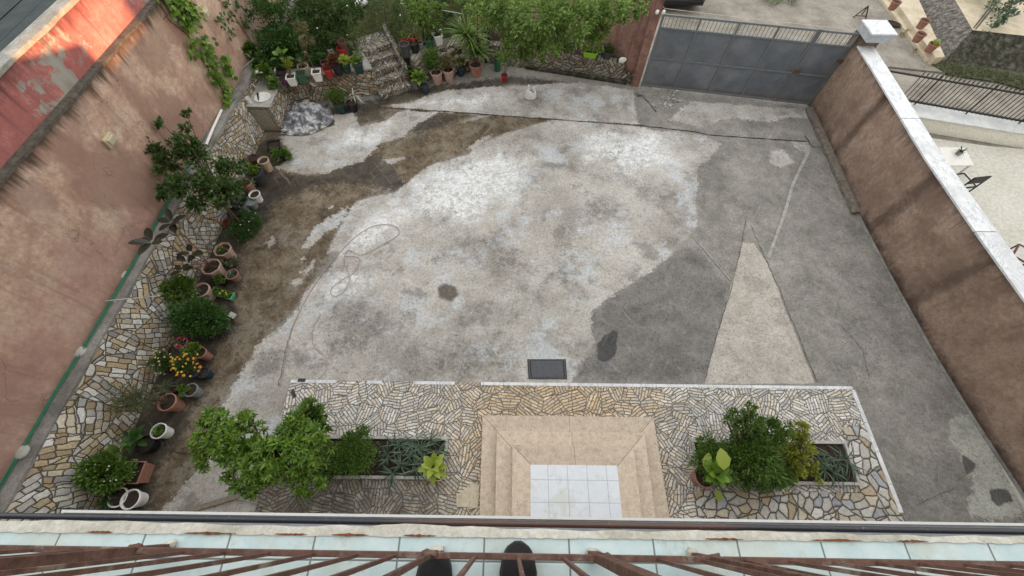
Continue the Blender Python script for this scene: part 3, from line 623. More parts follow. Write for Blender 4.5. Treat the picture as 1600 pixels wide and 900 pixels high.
# ------------------------------------------------------------------ left side: clad wall, ledge, plaster walls
def xL(y): return -7.80+.038*y
t = thing('retaining_wall', (-7.3, 4, 0), 'long low retaining wall clad in cream crazy stone along the left side of the yard', 'wall')
y0, y1 = -1.6, 10.9; mb = MB(); V = []; FZ = []; K = 40
for i in range(K+1):
    y = y0+(y1-y0)*i/K; j = .012*sin(i*2.1)
    V += [(-7.19+.004*(y)+j, y, -.05), (-7.30+.01*y+j, y, .6), (xL(y)+.215, y, 1.16), (xL(y)+.205, y, 1.165)]
for i in range(K):
    for k in range(3): a = i*4+k; FZ.append((a, a+4, a+5, a+1))
mb.add(V, FZ).build('stone_face', m_wallstone, t, smooth=True)
mb = MB(); V = []
for i in range(K+1):
    y = y0+(y1+5-y0)*i/K; j = .006*sin(i*1.7)
    V += [(xL(y)+.225+j, y, 1.10), (xL(y)+.225+j, y, 1.185), (xL(y)-.02, y, 1.215)]
mb.add(V, [f for i in range(K) for f in ((i*3, i*3+3, i*3+4, i*3+1), (i*3+1, i*3+4, i*3+5, i*3+2))]).build('cement_ledge', m_conc, t)
t = thing('boundary_wall', (-7.8, 5, 0), 'tall peach plaster boundary wall left of the yard with mould along its top', 'wall')
MB().prism([(xL(-3), -3), (xL(18), 18), (xL(18)-.25, 18), (xL(-3)-.25, -3)], 0, 3.58).build('plaster_face', m_pink, t)
mb = MB(); K = 90; V = []
for i in range(K+1):
    y = -3+21*i/K; j = .02*sin(i*1.3)*rnd.uniform(.3, 1)
    V += [(xL(y)+.02+j, y, 3.575), (xL(y)+.025+j, y, 3.62+rnd.uniform(0, .015)), (xL(y)-.09, y, 3.65), (xL(y)-.3, y, 3.65)]
mb.add(V, [(i*4+k, i*4+4+k, i*4+5+k, i*4+1+k) for i in range(K) for k in range(3)]).build('coping', M('mouldy_coping', (.10, .09, .075), var=.5, rough=1, scale=12), t, smooth=True)
t = thing('side_wall', (-8.2, 5, 0), 'faded red plaster wall with grey cement patches above the peach wall', 'wall')
MB().prism([(xL(-3)-.1, -3), (xL(18)-.1, 18), (xL(18)-.35, 18), (xL(-3)-.35, -3)], 3.6, 4.40).build('plaster_face', m_red, t)
mb = MB(); V = []
for i in range(K+1):
    y = -3+21*i/K; e = xL(y)-.07+rnd.uniform(-.015, .015)
    V += [(e, y, 4.37), (e, y, 4.43+rnd.uniform(0, .012)), (xL(y)-.20, y, 4.45), (xL(y)-.36, y, 4.42)]
mb.add(V, [(i*4+k, i*4+4+k, i*4+5+k, i*4+1+k) for i in range(K) for k in range(3)]).build('coping', concrete_plain('grey_coping', (.20, .20, .175), (.30, .30, .27), (.42, .42, .38), 4), t, smooth=True)
t = thing('shed_roof', (-10.5, 8, 3.9), 'dark teal boarded roof beyond the red wall in the top left corner', 'roof')
for i in range(11):
    x1_ = -8.3-i*.42
    MB().box(x1_-.40, x1_, -3, 18, 3.86, 3.92+.006*(i % 2)).build('roof_board', m_roof, t)
# green hose on the ledge
hp = [P(x, y, 1.24) for x, y in ((-25, 800), (0, 757), (40, 690), (82, 617), (140, 525), (200, 423), (262, 315), (300, 247), (335, 178), (365, 133), (395, 84))]
tag(MB().tube(hp, .013, 8).tube([(p[0]+.035+.01*sin(i*2), p[1], p[2]) for i, p in enumerate(hp[:-2])], .010, 8).build('garden_hose', M('green_hose', (.015, .17, .085), var=.2, rough=.4), smooth=True),
    'long green garden hose lying in two runs on the ledge under the peach wall', 'hose')
tag(MB().tube([P(322, 226, 1.25), P(333, 200, 1.25), P(346, 172, 1.25)], .03, 8).build('plastic_pipe', m_white, smooth=True), 'short white plastic pipe beside the green hose on the left ledge', 'pipe')
for i, (x, y, lb) in enumerate(((30, 706, 'round grey cement cap on the left ledge nearest the balcony'), (121, 549, 'round grey cement cap on the left ledge level with the yellow flowers'), (187, 428, 'round grey cement cap on the left ledge below the rubber plant leaves'), (337, 166, 'round grey cement cap on the left ledge above the white pipe'))):
    p = P(x, y, 1.25)
    tag(MB().lathe((p[0], p[1], 1.19), [(.10, 0), (.115, .02), (.11, .045), (.07, .075), (.02, .085)], 18).build('ledge_cap', M('cap_cement', (.42, .42, .39), var=.15, rough=.8), smooth=True, loc=(p[0], p[1], 1.2)), lb, 'cap', 'round caps on the left ledge')
# wall lamps
def wall_lamp(px, py, lb):
    p = PX(px, py, -7.42); x = xL(p[1])
    t = thing('wall_lamp', (x, p[1], p[2]), lb, 'lamp', 'cream bulkhead lamps on the peach wall')
    mb = MB(); y, z = p[1], p[2]
    mb.add([(x, y-.13, z-.10), (x, y+.13, z-.10), (x, y+.13, z+.10), (x, y-.13, z+.10), (x+.07, y-.13, z-.10), (x+.07, y+.13, z-.10), (x+.07, y+.13, z+.10), (x+.07, y-.13, z+.10)],
           [(0, 3, 2, 1), (4, 5, 6, 7), (0, 1, 5, 4), (1, 2, 6, 5), (2, 3, 7, 6), (3, 0, 4, 7)]).build('housing', M('cream_lamp', (.50, .44, .28), var=.1, rough=.5, dirtamt=.2), t, bevel=.02)
    mb = MB(); mb.add([(x+.072, y-.10, z-.075), (x+.072, y+.10, z-.075), (x+.072, y+.10, z+.075), (x+.072, y-.10, z+.075), (x+.10, y-.08, z-.055), (x+.10, y+.08, z-.055), (x+.10, y+.08, z+.055), (x+.10, y-.08, z+.055)],
           [(0, 3, 2, 1), (4, 5, 6, 7), (0, 1, 5, 4), (1, 2, 6, 5), (2, 3, 7, 6), (3, 0, 4, 7)]).build('lens', M('lamp_lens', (.46, .42, .30), var=.1, rough=.3, dirtamt=.1), t, bevel=.01)
wall_lamp(181, 219, 'cream bulkhead lamp on the peach wall left of the big leafy tree'); wall_lamp(318, 21, 'cream bulkhead lamp high on the peach wall beside the climbing vine')
# vines on the peach wall
def vine(px_list, lb, mat, stem, n=60, L=.115):
    q0 = PX(*px_list[0][:2], -7.4)
    t = thing('climbing_vine', (xL(q0[1]), q0[1], 1.2), lb, 'vine'); lv = Leaves()
    for (x, y, r_) in px_list:
        p = PX(x, y, -7.38); p[0] = xL(p[1])+.05; k = int(n*r_/20); rr = r_/52.
        c = np.stack([rng.uniform(.0, .12, k)+p[0], p[1]+rng.normal(0, rr*.38, k), p[2]+rng.normal(0, rr*.38, k)], 1)
        d = np.stack([rng.uniform(.2, .6, k), rng.normal(0, .6, k), rng.normal(-.3, .6, k)], 1); up = np.stack([np.ones(k), rng.normal(0, .4, k), rng.normal(.5, .4, k)], 1)
        lv.rich(c, d, up, L*rng.uniform(.6, 1.1, k), L*.95*rng.uniform(.7, 1.1, k), .12, .5, prof=((0, .3), (.25, 1.), (.55, .95), (.8, .6), (1., .05)))
    lv.build('foliage', LF[mat], t)
    pts = []
    for (x, y) in stem:
        p = PX(x, y, -7.4); pts.append((xL(p[1])+.02, p[1], p[2]))
    MB().tube(pts, .008, 5).build('stem', BARK, t)
vine([(262, -8, 26), (285, 10, 24), (296, 25, 16), (288, 38, 9)], 'bright green vine clump hanging over the top edge of the peach wall', 'bright', [(250, -10), (275, 10), (258, 30)], 70)
vine([(300, 78, 16), (322, 82, 20), (318, 70, 14), (330, 105, 22), (348, 98, 16), (335, 122, 16), (353, 112, 12), (350, 140, 14), (352, 158, 14), (366, 168, 12), (340, 128, 8)], 'bright green grape vine trailing down the peach wall to the ledge', 'bright', [(252, 5), (265, 30), (295, 55), (315, 90), (345, 130), (355, 165)], 34)
vine([(338, 28, 13), (352, 30, 12), (375, 35, 12), (352, 52, 9), (362, 8, 13), (378, 20, 8), (345, 2, 12)], 'dark leafed creeper twigs on the peach wall in the garden corner', 'dark', [(335, -5), (360, 20), (395, 75)], 26, .10)
tag(MB().tube([PX(165, 470, -7.45), P(185, 468, 1.25), P(250, 462, .9)], .005, 5).tube([P(172, 469, 1.24), P(200, 475, 1.1), P(225, 487, .8)], .005, 5).build('cable', m_white), 'thin white cable hanging from the left ledge over the stone wall', 'cable')
tag(MB().tube([PX(384, 84, -7.3), P(396, 92, 1.4), P(372, 112, 1.3), P(358, 130, 1.22)], .010, 6).build('cable', M('grey_hose', (.25, .30, .28), var=.1, rough=.5)), 'grey green hose loop at the garden end of the left ledge', 'hose')

# ------------------------------------------------------------------ sink counter
t = thing('outdoor_sink', (-6.95, 10.2, 0), 'stone clad outdoor sink counter with a wooden cupboard door in the garden corner', 'sink')
MB().prism([(-7.3, 9.68), (-6.62, 9.66), (-6.60, 10.9), (-7.3, 10.9)], 0, .83).build('counter', m_counterstone, t)
MB().prism([(-7.34, 9.63), (-6.58, 9.61), (-6.56, 10.9), (-7.34, 10.9)], .832, .87).build('worktop', concrete_plain('worktop_cement', (.30, .29, .26), (.42, .41, .38), (.5, .49, .46), 6), t, bevel=.008)
wood = M('weathered_wood', (.23, .20, .16), var=.3, rough=.85, scale=20)
f = MB().box(-7.24, -6.66, 9.635, 9.665, .04, .82).build('cupboard_front', wood, t)
d_ = MB().box(-7.17, -6.74, 9.612, 9.633, .12, .74).build('door', M('pale_wood', (.30, .265, .215), var=.3, rough=.8, scale=20), f, bevel=.006)
MB().box(-7.10, -6.81, 9.600, 9.610, .2, .66).build('door_panel', M('pale_wood', (.30, .265, .215)), d_, bevel=.004)
c = P(410, 152, .88)
MB().lathe((c[0], c[1], .872), [(.20, 0), (.215, .02), (.205, .028), (.17, .022), (.14, .004), (.03, .002)], 24).build('basin', m_white, t, smooth=True)
tp = P(398, 140, .9); mb = MB().tube([(tp[0], tp[1], .87), (tp[0], tp[1], 1.02), (tp[0]+.06, tp[1]-.04, 1.07), (tp[0]+.13, tp[1]-.08, 1.02)], .014, 8); mb.build('tap', M('chrome', (.5, .5, .5), rough=.25, metal=1.), t, smooth=True)
p = P(399, 124, .88); tag(MB().lathe((p[0], p[1], .87), [(.08, 0), (.085, .02), (.085, .2), (.06, .23), (.06, .27), (.052, .275), (.05, .24)], 18).build('plastic_jug', m_white, smooth=True, loc=(p[0], p[1], .87)), 'tall white plastic tub with a dark band behind the sink basin', 'tub')
tag(MB().lathe((p[0], p[1], .87), [(.0865, .12), (.0865, .16)], 18).build('tub_band', POTM['black'], smooth=True, loc=(p[0], p[1], .87)), 'dark band round the tall white tub behind the basin', 'band')
p = P(390, 160, .88); tag(MB().lathe((p[0], p[1], .872), [(.055, 0), (.07, .13), (.075, .14), (.066, .14), (.05, .02), (.01, .02)], 18).build('plastic_cup', m_white, smooth=True, loc=(p[0], p[1], .87)), 'small open white cup left of the sink basin', 'cup')
p = P(404, 152, .9); tag(MB().tube([(p[0]-.05, p[1]+.12, .93), (p[0], p[1], .93), (p[0]+.05, p[1]-.14, .92)], [.03, .022, .012], 8).build('scrub_brush', POTM['black'], loc=(p[0], p[1], .9)), 'black scrubbing brush lying across the white basin', 'brush')

# ------------------------------------------------------------------ garden: walls, earth, stairs
GZ = .85
t = thing('garden_wall', (-5.6, 11.2, 0), 'low stone clad wall topped by a row of pots left of the garden steps', 'wall')
MB().prism([(-7.2, 10.75), (-4.12, 11.38), (-4.6, 12.3), (-4.85, 12.2), (-4.45, 11.62), (-7.2, 11.1)], -.05, GZ-.03).build('stone_face', m_gardenstone, t)
MB().prism([(-7.2, 10.72), (-4.09, 11.35), (-4.6, 12.33), (-4.87, 12.22), (-4.46, 11.68), (-7.2, 11.15)], GZ-.028, GZ+.01).build('coping', m_conc, t, bevel=.01)
struct(MB().prism([(-7.75, 10.95), (-7.2, 11.12), (-4.5, 11.66), (-4.85, 12.28), (-4.62, 12.5), (-3.9, 12.9), (-3.3, 12.1), (-1.15, 13.45), (-.95, 14.75), (-5.0, 16.9), (-7.4, 17.8)], 0, GZ-.04).build('garden_ground', m_grassg))
u = np.array([.86, .51]); v = np.array([-.51, .86]); B0 = np.array([-4.02, 11.12])
t = thing('garden_steps', (*B0, 0), 'worn stone steps climbing from the yard to the small garden', 'steps')
for i in range(5):
    a = B0+v*(.30*i)+u*(.03*i*.0); b = a+u*1.0; a2 = B0+v*1.55; b2 = a2+u*1.0
    if i == 4: a2 = B0+v*1.95-u*.25; b2 = B0+v*1.95+u*1.0
    MB().prism([tuple(a), tuple(b), tuple(b2), tuple(a2)], -.02 if i == 0 else .17*i+.002, .17*(i+1)).build('step', m_stair, t, bevel=.012)
a = B0+u*1.0+v*.35; mb = MB(); w3 = [a, a+u*.14, B0+u*1.14+v*1.75, B0+u*1.0+v*1.75]
mb.add([(*w3[0], 0), (*w3[1], 0), (*w3[2], 0), (*w3[3], 0), (*w3[0], .55), (*w3[1], .55), (*w3[2], 1.18), (*w3[3], 1.18)], [(0, 3, 2, 1), (4, 5, 6, 7), (0, 1, 5, 4), (1, 2, 6, 5), (2, 3, 7, 6), (3, 0, 4, 7)]).build('cheek_wall', m_stair, t, bevel=.015)
t = thing('garden_wall', (-2, 12.3, 0), 'uneven low stone wall behind the clay pots, right of the garden steps', 'wall')
MB().prism([(-3.02, 11.85), (-2.2, 12.45), (-.85, 13.2), (-1.05, 13.55), (-2.4, 12.85), (-3.2, 12.25)], -.05, GZ-.01).build('stone_face', m_treebed, t, bevel=.02)
mb = MB()
for i in range(60):
    s_ = rnd.uniform(0, 1); p = np.array([-2.35, 12.38])*(1-s_)+np.array([-1.1, 13.0])*s_; zz = rnd.uniform(.1, .85)
    mb.blob((p[0]+.1*(1-zz), p[1]-.2*(1-zz), zz), (rnd.uniform(.06, .13), rnd.uniform(.05, .09), rnd.uniform(.05, .09)), i, .3, 7, 5)
mb.build('loose_stones', M('field_stone', (.26, .235, .19), var=.35, rough=.95, scale=8), t, smooth=True)
t = thing('tree_bed_wall', (1.5, 12.7, 0), 'low crazy stone wall of the raised bed under the light green tree', 'wall')
MB().prism([(-.75, 13.05), (.6, 12.86), (3.45, 12.20), (3.5, 12.42), (.65, 13.08), (-.7, 13.3)], -.05, .62, ).build('stone_face', m_treebed, t, bevel=.01)
MB().prism([(.4, 12.78), (3.62, 12.04), (3.7, 12.24), (.45, 12.84)], -.02, .10).build('footing', m_mossy, t, bevel=.02)
MB().prism([(3.46, 12.19), (3.86, 12.10), (3.86, 12.4), (3.5, 12.42)], -.02, .30).build('end_step', m_treebed, t, bevel=.02)
struct(MB().prism([(-.74, 13.2), (.62, 13.0), (3.5, 12.38), (3.84, 12.3), (2.4, 13.2), (-.9, 14.85)], -.05, .58).build('bed_soil', SOIL))
t = thing('street_wall', (2, 13, 0), 'rose plaster wall behind the tree running up to the gate post', 'wall')
MB().prism([(3.82, 12.16), (2.25, 13.22), (-5.2, 17.0), (-5.3, 17.25), (2.4, 13.42), (3.9, 12.4)], -.05, 2.55).build('plaster_face', m_backw, t)
t = thing('gate_post', (3.92, 12.1, 0), 'slender rose plaster gate post at the left end of the gate', 'post')
MB().prism([(3.76, 11.98), (4.0, 11.94), (4.03, 12.16), (3.80, 12.2)], -.05, 2.62).build('post_body', m_backw, t, bevel=.01)
# hanging rags on a short pipe
tag(MB().tube([P(962, 85, .75), P(984, 84, .78)], .014, 6).build('wall_pipe', POTM['green'], smooth=True), 'short dark pipe sticking out by the rose wall', 'pipe')
for (x, y, r_, lb) in ((979, 84, .075, 'round white rag on the end of the short wall pipe'), (972, 94, .09, 'crumpled white rag hanging below the short wall pipe')):
    p = P(x, y, .7); tag(MB().blob(p, (r_, r_*.5, r_), int(x), .35, 12, 8).build('white_rag', m_white, smooth=True, loc=p), lb, 'rag', 'white rags near the gate post')
p = P(875, 71, .66); tag(MB().blob((p[0], p[1], .7), (.15, .13, .12), 3, .12).build('round_stone', m_conc, smooth=True, loc=(p[0], p[1], .62)), 'round grey stone on the tree bed wall below the crown', 'stone')
p = P(776, 46, .9); tag(MB().blob((p[0], p[1], .95), (.16, .15, .15), 5, .12).build('round_stone', m_conc, smooth=True, loc=(p[0], p[1], .85)), 'round grey stone beside the striped spiky plant and the tree', 'stone')

# ------------------------------------------------------------------ gate
g0 = np.array([4.06, 11.97]); g1 = np.array([9.16, 11.17]); gu = (g1-g0)/np.linalg.norm(g1-g0); gl = np.linalg.norm(g1-g0); gn = np.array([gu[1], -gu[0]])
t = thing('sheet_metal_gate', (*((g0+g1)/2), 0), 'wide slate grey sheet metal gate with a barred top strip across the yard entrance', 'gate')
def gbar(mb, s0, s1, z0, z1, d0=-.025, d1=.025):
    a = g0+gu*s0; b = g0+gu*s1; mb.prism([tuple(a+gn*d1), tuple(b+gn*d1), tuple(b+gn*d0), tuple(a+gn*d0)], z0, z1)
pw = gl/5; leaf1 = MB(); e = .03
for i, (s0, s1, nm) in enumerate(((0, pw*4, 'gate_leaf'), (pw*4, gl, 'pedestrian_gate'))):
    fr = MB(); 
    for z0, z1 in ((.05, .11), (.93, .98), (1.80, 1.85), (2.13, 2.18)): gbar(fr, s0+.062, s1-.062, z0, z1)
    for s_ in (s0+.035, s1-.035): gbar(fr, s_-.027, s_+.027, .04, 2.19, -.028, .028)
    f_ = fr.build(nm, m_gatef, t, bevel=.004)
    for k in range(int(round((s1-s0)/pw))):
        if k:
            up_ = MB(); gbar(up_, s0+k*pw-.022, s0+k*pw+.022, .112, 1.798, -.026, .0265); gbar(up_, s0+k*pw-.022, s0+k*pw+.022, 1.852, 2.128, -.02, .02); up_.build('upright', m_gatef, f_)
        for z0, z1 in ((.11, .93), (.98, 1.80)):
            a = s0+k*pw+.025; b = a+pw-.05; ps = [g0+gu*a, g0+gu*b]; cm = (ps[0]+ps[1])/2+gn*.03
            # pressed sheet: four facets meeting in a shallow point
            MB().add([(*ps[0], z0), (*ps[1], z0), (*ps[1], z1), (*ps[0], z1), (*cm, (z0+z1)/2)], [(0, 1, 4), (1, 2, 4), (2, 3, 4), (3, 0, 4)]).build('panel', m_gatep, f_)
    bars = int((s1-s0)/.105)
    for k in range(1, bars):
        s_ = s0+(s1-s0)*k/bars; b_ = MB(); gbar(b_, s_-.006, s_+.006, 1.852, 2.128, -.006, .006); b_.build('bar', m_gatef, f_)
hb = MB(); gbar(hb, pw*4-.02, pw*4+.16, 1.0, 1.09, .03, .06); hb.build('latch', m_rust, t, bevel=.004)
p = g0+gu*(gl-.1); hb = MB(); gbar(hb, gl-.12, gl+.04, 1.42, 1.5, .03, .07); hb.build('hinge', m_rust, t, bevel=.004)
wl = P(1032, 12, 2.35); 
tag(MB().tube([(3.9, 12.05, 2.45), (4.05, 11.95, 2.32), (6.5, 11.58, 2.27), (9.1, 11.2, 2.24)], .006, 5).build('gate_wire', M('wire', (.5, .45, .4), rough=.5)), 'thin pale wire strung along the top of the grey gate', 'wire')
for k, (x, y) in enumerate(((1027, 19), (1033, 8), (1037, 19))):
    p = P(x, y, 2.3); tag(MB().blob(p, (.05, .04, .06), k, .2, 8, 6).build('insulator', m_white, smooth=True, loc=p), ('left one of the white knobs on top of the left gate post', 'topmost white knob on the left gate post', 'right one of the white knobs beside the gate corner')[k], 'insulator', 'white knobs on the left gate post')

# ------------------------------------------------------------------ right wall
t = thing('boundary_wall', (9.2, 5, 0), 'brown plaster boundary wall on the right with white marble coping', 'wall')
rw = [(9.18, 11.0), (9.10, 9.0), (9.0, 7.0), (9.03, 5), (9.12, 3.0), (9.25, 1.7), (9.42, .5), (9.7, -1.6)]
MB().prism(rw+[(x+.33, y) for x, y in rw[::-1]], -.05, 1.92).build('plaster_face', m_brown, t)
segs = [(11.0, 8.15), (8.13, 4.9), (4.88, 1.9), (1.88, -1.6)]
def rx(y): return float(np.interp(y, [q[1] for q in rw[::-1]], [q[0] for q in rw[::-1]]))
for a, b in segs:
    ys = list(np.linspace(a, b, 6)); MB().prism([(rx(y)-.03, y) for y in ys]+[(rx(y)+.40, y) for y in ys[::-1]], 1.922, 1.965).build('coping', m_marble, t, bevel=.005)
ys = list(np.linspace(11, 6.9, 12)); MB().prism([(rx(y)-.19-.02*(i % 2), y) for i, y in enumerate(ys)]+[(rx(y)+.01, y) for y in ys[::-1]], -.02, .11).build('kerb', M('rough_kerb', (.17, .15, .125), var=.45, rough=1, scale=9), t, bevel=.02)
ys = list(np.linspace(6.9, -1.6, 12)); MB().prism([(rx(y)-.055, y) for y in ys]+[(rx(y)+.01, y) for y in ys[::-1]], -.02, .035).build('kerb', m_conc, t, bevel=.01)
t = thing('gate_post', (9.45, 11.05, 0), 'stout plaster gate post topped by a white and grey marble cap', 'post')
MB().box(9.17, 9.66, 10.98, 11.45, -.05, 2.26).build('post_body', m_backw if False else m_brown, t, bevel=.01)
MB().box(9.08, 9.70, 10.72, 11.35, 2.2, 2.392).build('cap_side', m_marbleg, t, bevel=.004)
MB().box(9.065, 9.715, 10.705, 11.365, 2.394, 2.43).build('cap_top', m_marble, t, bevel=.005)

# ------------------------------------------------------------------ right neighbour
fz = .0
struct(MB().prism([(9.3, -6), (24, -6), (24, 8.6), (13.9, 9.5), (9.3, 10.4)], -.05, .004).build('neighbour_terrace', m_nfloor))
t = thing('parapet', (12, 9.8, 0), 'low cream parapet with grey marble top behind the brown wall', 'wall')
a = P(1425, 172, .42); b = P(1600, 200, .42); d = (b-a)[:2]/np.linalg.norm((b-a)[:2]); n_ = np.array([-d[1], d[0]]); a_ = a[:2]-d*2.2; b_ = b[:2]+d*8
MB().prism([tuple(a_-n_*.22), tuple(b_-n_*.22), tuple(b_+n_*.32), tuple(a_+n_*.32)], -.05, .38).build('wall_body', m_creamw, t)
MB().prism([tuple(a_-n_*.27), tuple(b_-n_*.27), tuple(b_+n_*.36), tuple(a_+n_*.36)], .382, .42).build('coping', marble('parapet_marble', (.56, .57, .56), (.36, .39, .41), 2.5, .5), t, bevel=.004)
t = thing('iron_fence', (*(a[:2]), .42), 'black spiked iron fence standing on the cream parapet', 'fence')
fa, fb = P(1417, 157, .5)[:2], P(1600, 190, .5)[:2]; d = (fb-fa)/np.linalg.norm(fb-fa); f0 = fa-d*2.2; fl = 11.
MB().obox(f0+d*fl/2, d, fl, .045, .49, .535).build('bottom_rail', m_iron, t); MB().obox(f0+d*fl/2, d, fl, .045, 1.20, 1.24).build('top_rail', m_iron, t)
k = 0; s_ = .05
while s_ < 7.6:
    p = f0+d*s_; big_ = (k % 12 == 9)
    if s_ > 1.9:
        mb = MB(); r_ = .020 if big_ else .010; lo = .425 if big_ else .46; mb.tube([(p[0], p[1], lo), (p[0], p[1], 1.26)], r_, 6); mb.tube([(p[0], p[1], 1.26), (p[0], p[1], 1.29), (p[0], p[1], 1.37)], [r_, r_*1.9, .002], 6)
        mb.build('fence_post' if big_ else 'bar', m_iron, t)
    s_ += .115; k += 1
# table with a plant, chairs
tc_ = [P(1466, 230, .75), P(1507, 231, .75), P(1522, 259, .75), P(1478, 259, .75)]
cen = sum(tc_)/4
t = thing('patio_table', (cen[0], cen[1], 0), 'white square patio table behind the marble topped wall', 'table')
MB().prism([(q[0], q[1]) for q in tc_], .73, .76).build('tabletop', M('white_top', (.66, .65, .60), var=.05, rough=.4, dirtamt=.1), t, bevel=.01)
for q in tc_:
    c_ = cen+(q-cen)*.86; MB().box(c_[0]-.02, c_[0]+.02, c_[1]-.02, c_[1]+.02, 0, .729).build('leg', m_white, t)
p = P(1496, 241, .76)
t = thing('potted_plant', (p[0], p[1], .76), 'small dark spiky plant in a glass pot on the white patio table', 'plant')
MB().lathe((p[0], p[1], .762), [(.05, 0), (.07, .04), (.06, .10), (.05, .10), (.055, .04), (.01, .02)], 14).build('pot', POTM['grey'], t, smooth=True)
lv = Leaves(); blades(lv, (p[0], p[1], .84), 16, .16, .03, curl=.8); lv.build('foliage', LF['dark'], t)
def chair(px, py, rot, mat, lb):
    p = P(px, py, .45); t = thing('patio_chair', (p[0], p[1], 0), lb, 'chair')
    def L(x, y): return (p[0]+x*cos(rot)-y*sin(rot), p[1]+x*sin(rot)+y*cos(rot))
    MB().prism([L(-.22, -.22), L(.22, -.22), L(.22, .22), L(-.22, .22)], .43, .455).build('seat', M('clear_mesh_seat', (.55, .54, .50), var=.05, rough=.6), t)
    for x, y in ((-.23, -.23), (.23, -.23), (.23, .23), (-.23, .23)):
        q = L(x, y); MB().tube([(*q, 0), (*q, .82 if y > 0 else .46)], .018, 6).build('leg', mat, t)
    fr = MB()
    for a, b in (((-.23, -.23), (.23, -.23)), ((.23, -.23), (.23, .23)), ((.23, .23), (-.23, .23)), ((-.23, .23), (-.23, -.23))):
        fr.tube([(*L(*a), .455), (*L(*b), .455)], .022, 6)
    fr.build('seat_frame', mat, t)
    MB().prism([L(-.23, .21), L(.23, .21), L(.23, .25), L(-.23, .25)], .62, .84).build('backrest', mat, t, bevel=.01)
chair(1503, 283, 3.3, m_iron, 'black framed patio chair next to the white table'); chair(1604, 400, 3.9, M('dark_red_cane', (.10, .02, .02), rough=.5), 'dark red cane chair at the right edge beyond the marble coping')
# street corner wall, steps and pots at the upper right
zs = .55
t = thing('stone_wall', (15.5, 14, 0), 'rough grey pebbled wall corner across the lane at the upper right', 'wall')
pa = P(1415, -20); pb = P(1474, 97); pc = P(1640, 118); ta = P(1475, -30, zs); tb = P(1520, 47, zs); tc2 = P(1640, 60, zs)
MB().add([(pa[0], pa[1], 0), (pb[0], pb[1], 0), (tb[0], tb[1], zs), (ta[0], ta[1], zs)], [(0, 1, 2, 3)]).build('lane_face', m_pebble, t)
MB().add([(pb[0], pb[1], 0), (pc[0], pc[1], 0), (tc2[0], tc2[1], zs), (tb[0], tb[1], zs)], [(0, 1, 2, 3)]).build('yard_face', m_mossy, t)
struct(MB().add([(ta[0], ta[1], zs), (tb[0], tb[1], zs), (tc2[0], tc2[1], zs), (tc2[0]+5, tc2[1]+12, zs), (ta[0], ta[1]+12, zs)], [(0, 1, 2, 3, 4)]).build('upper_terrace', m_cream))
s1a, s1b, s1c, s1d = P(1372, -10, .10), P(1449, 93, .10), P(1466, 96, .10), P(1396, -10, .10)
t = thing('kerb_bench', (14.6, 15, 0), 'cream two tier kerb with clay pots at the foot of the pebbled wall', 'kerb')
MB().prism([tuple(q[:2]) for q in (s1a, s1b, s1c, s1d)], -.02, .10).build('lower_tier', m_cream, t, bevel=.02)
q1, q2, q3, q4 = P(1392, -10, .26), P(1462, 90, .26), P(1477, 88, .26), P(1432, -10, .26)
MB().prism([tuple(q[:2]) for q in (q1, q2, q3, q4)], -.02, .26).build('upper_tier', m_cream, t, bevel=.02)
t = thing('dark_mat', (0, 0, 0), 'dark oval basket lying at the foot of the cream kerb', 'basket'); p = P(1396, 38, .05); t.location = (p[0], p[1], 0)
MB().lathe((p[0], p[1], 0), [(.12, 0), (.19, .04), (.20, .10), (.18, .10), (.15, .03), (.02, .02)], 16, sx=1.2, sy=.7, ang=-.7).build('basket_body', M('brown_wicker', (.07, .05, .04), var=.4, rough=.9), t, smooth=True)
struct(MB().prism([tuple(P(x, y)[:2]) for x, y in ((1445, 96), (1470, 92), (1640, 108), (1640, 150), (1560, 128), (1480, 116))], .0, .006).build('mossy_gutter', concrete_plain('mossy_ground', (.03, .035, .018), (.07, .07, .045), (.16, .15, .12), 4)))
# little trestle in the street
t = thing('iron_trestle', tuple(P(1345, 26)), 'small rusty iron trestle standing in the street beyond the gate', 'trestle')
mb = MB(); A1, A2, A3 = P(1333, 27), P(1353, 28), P(1347, 22); top_ = P(1357, 9, .55)
for q in (A1, A2, A3): mb.tube([q, top_], .022, 6)
mb.tube([A1+(top_-A1)*.15, A2+(top_-A2)*.15], .018, 6); mb.build('frame', m_rust, t)
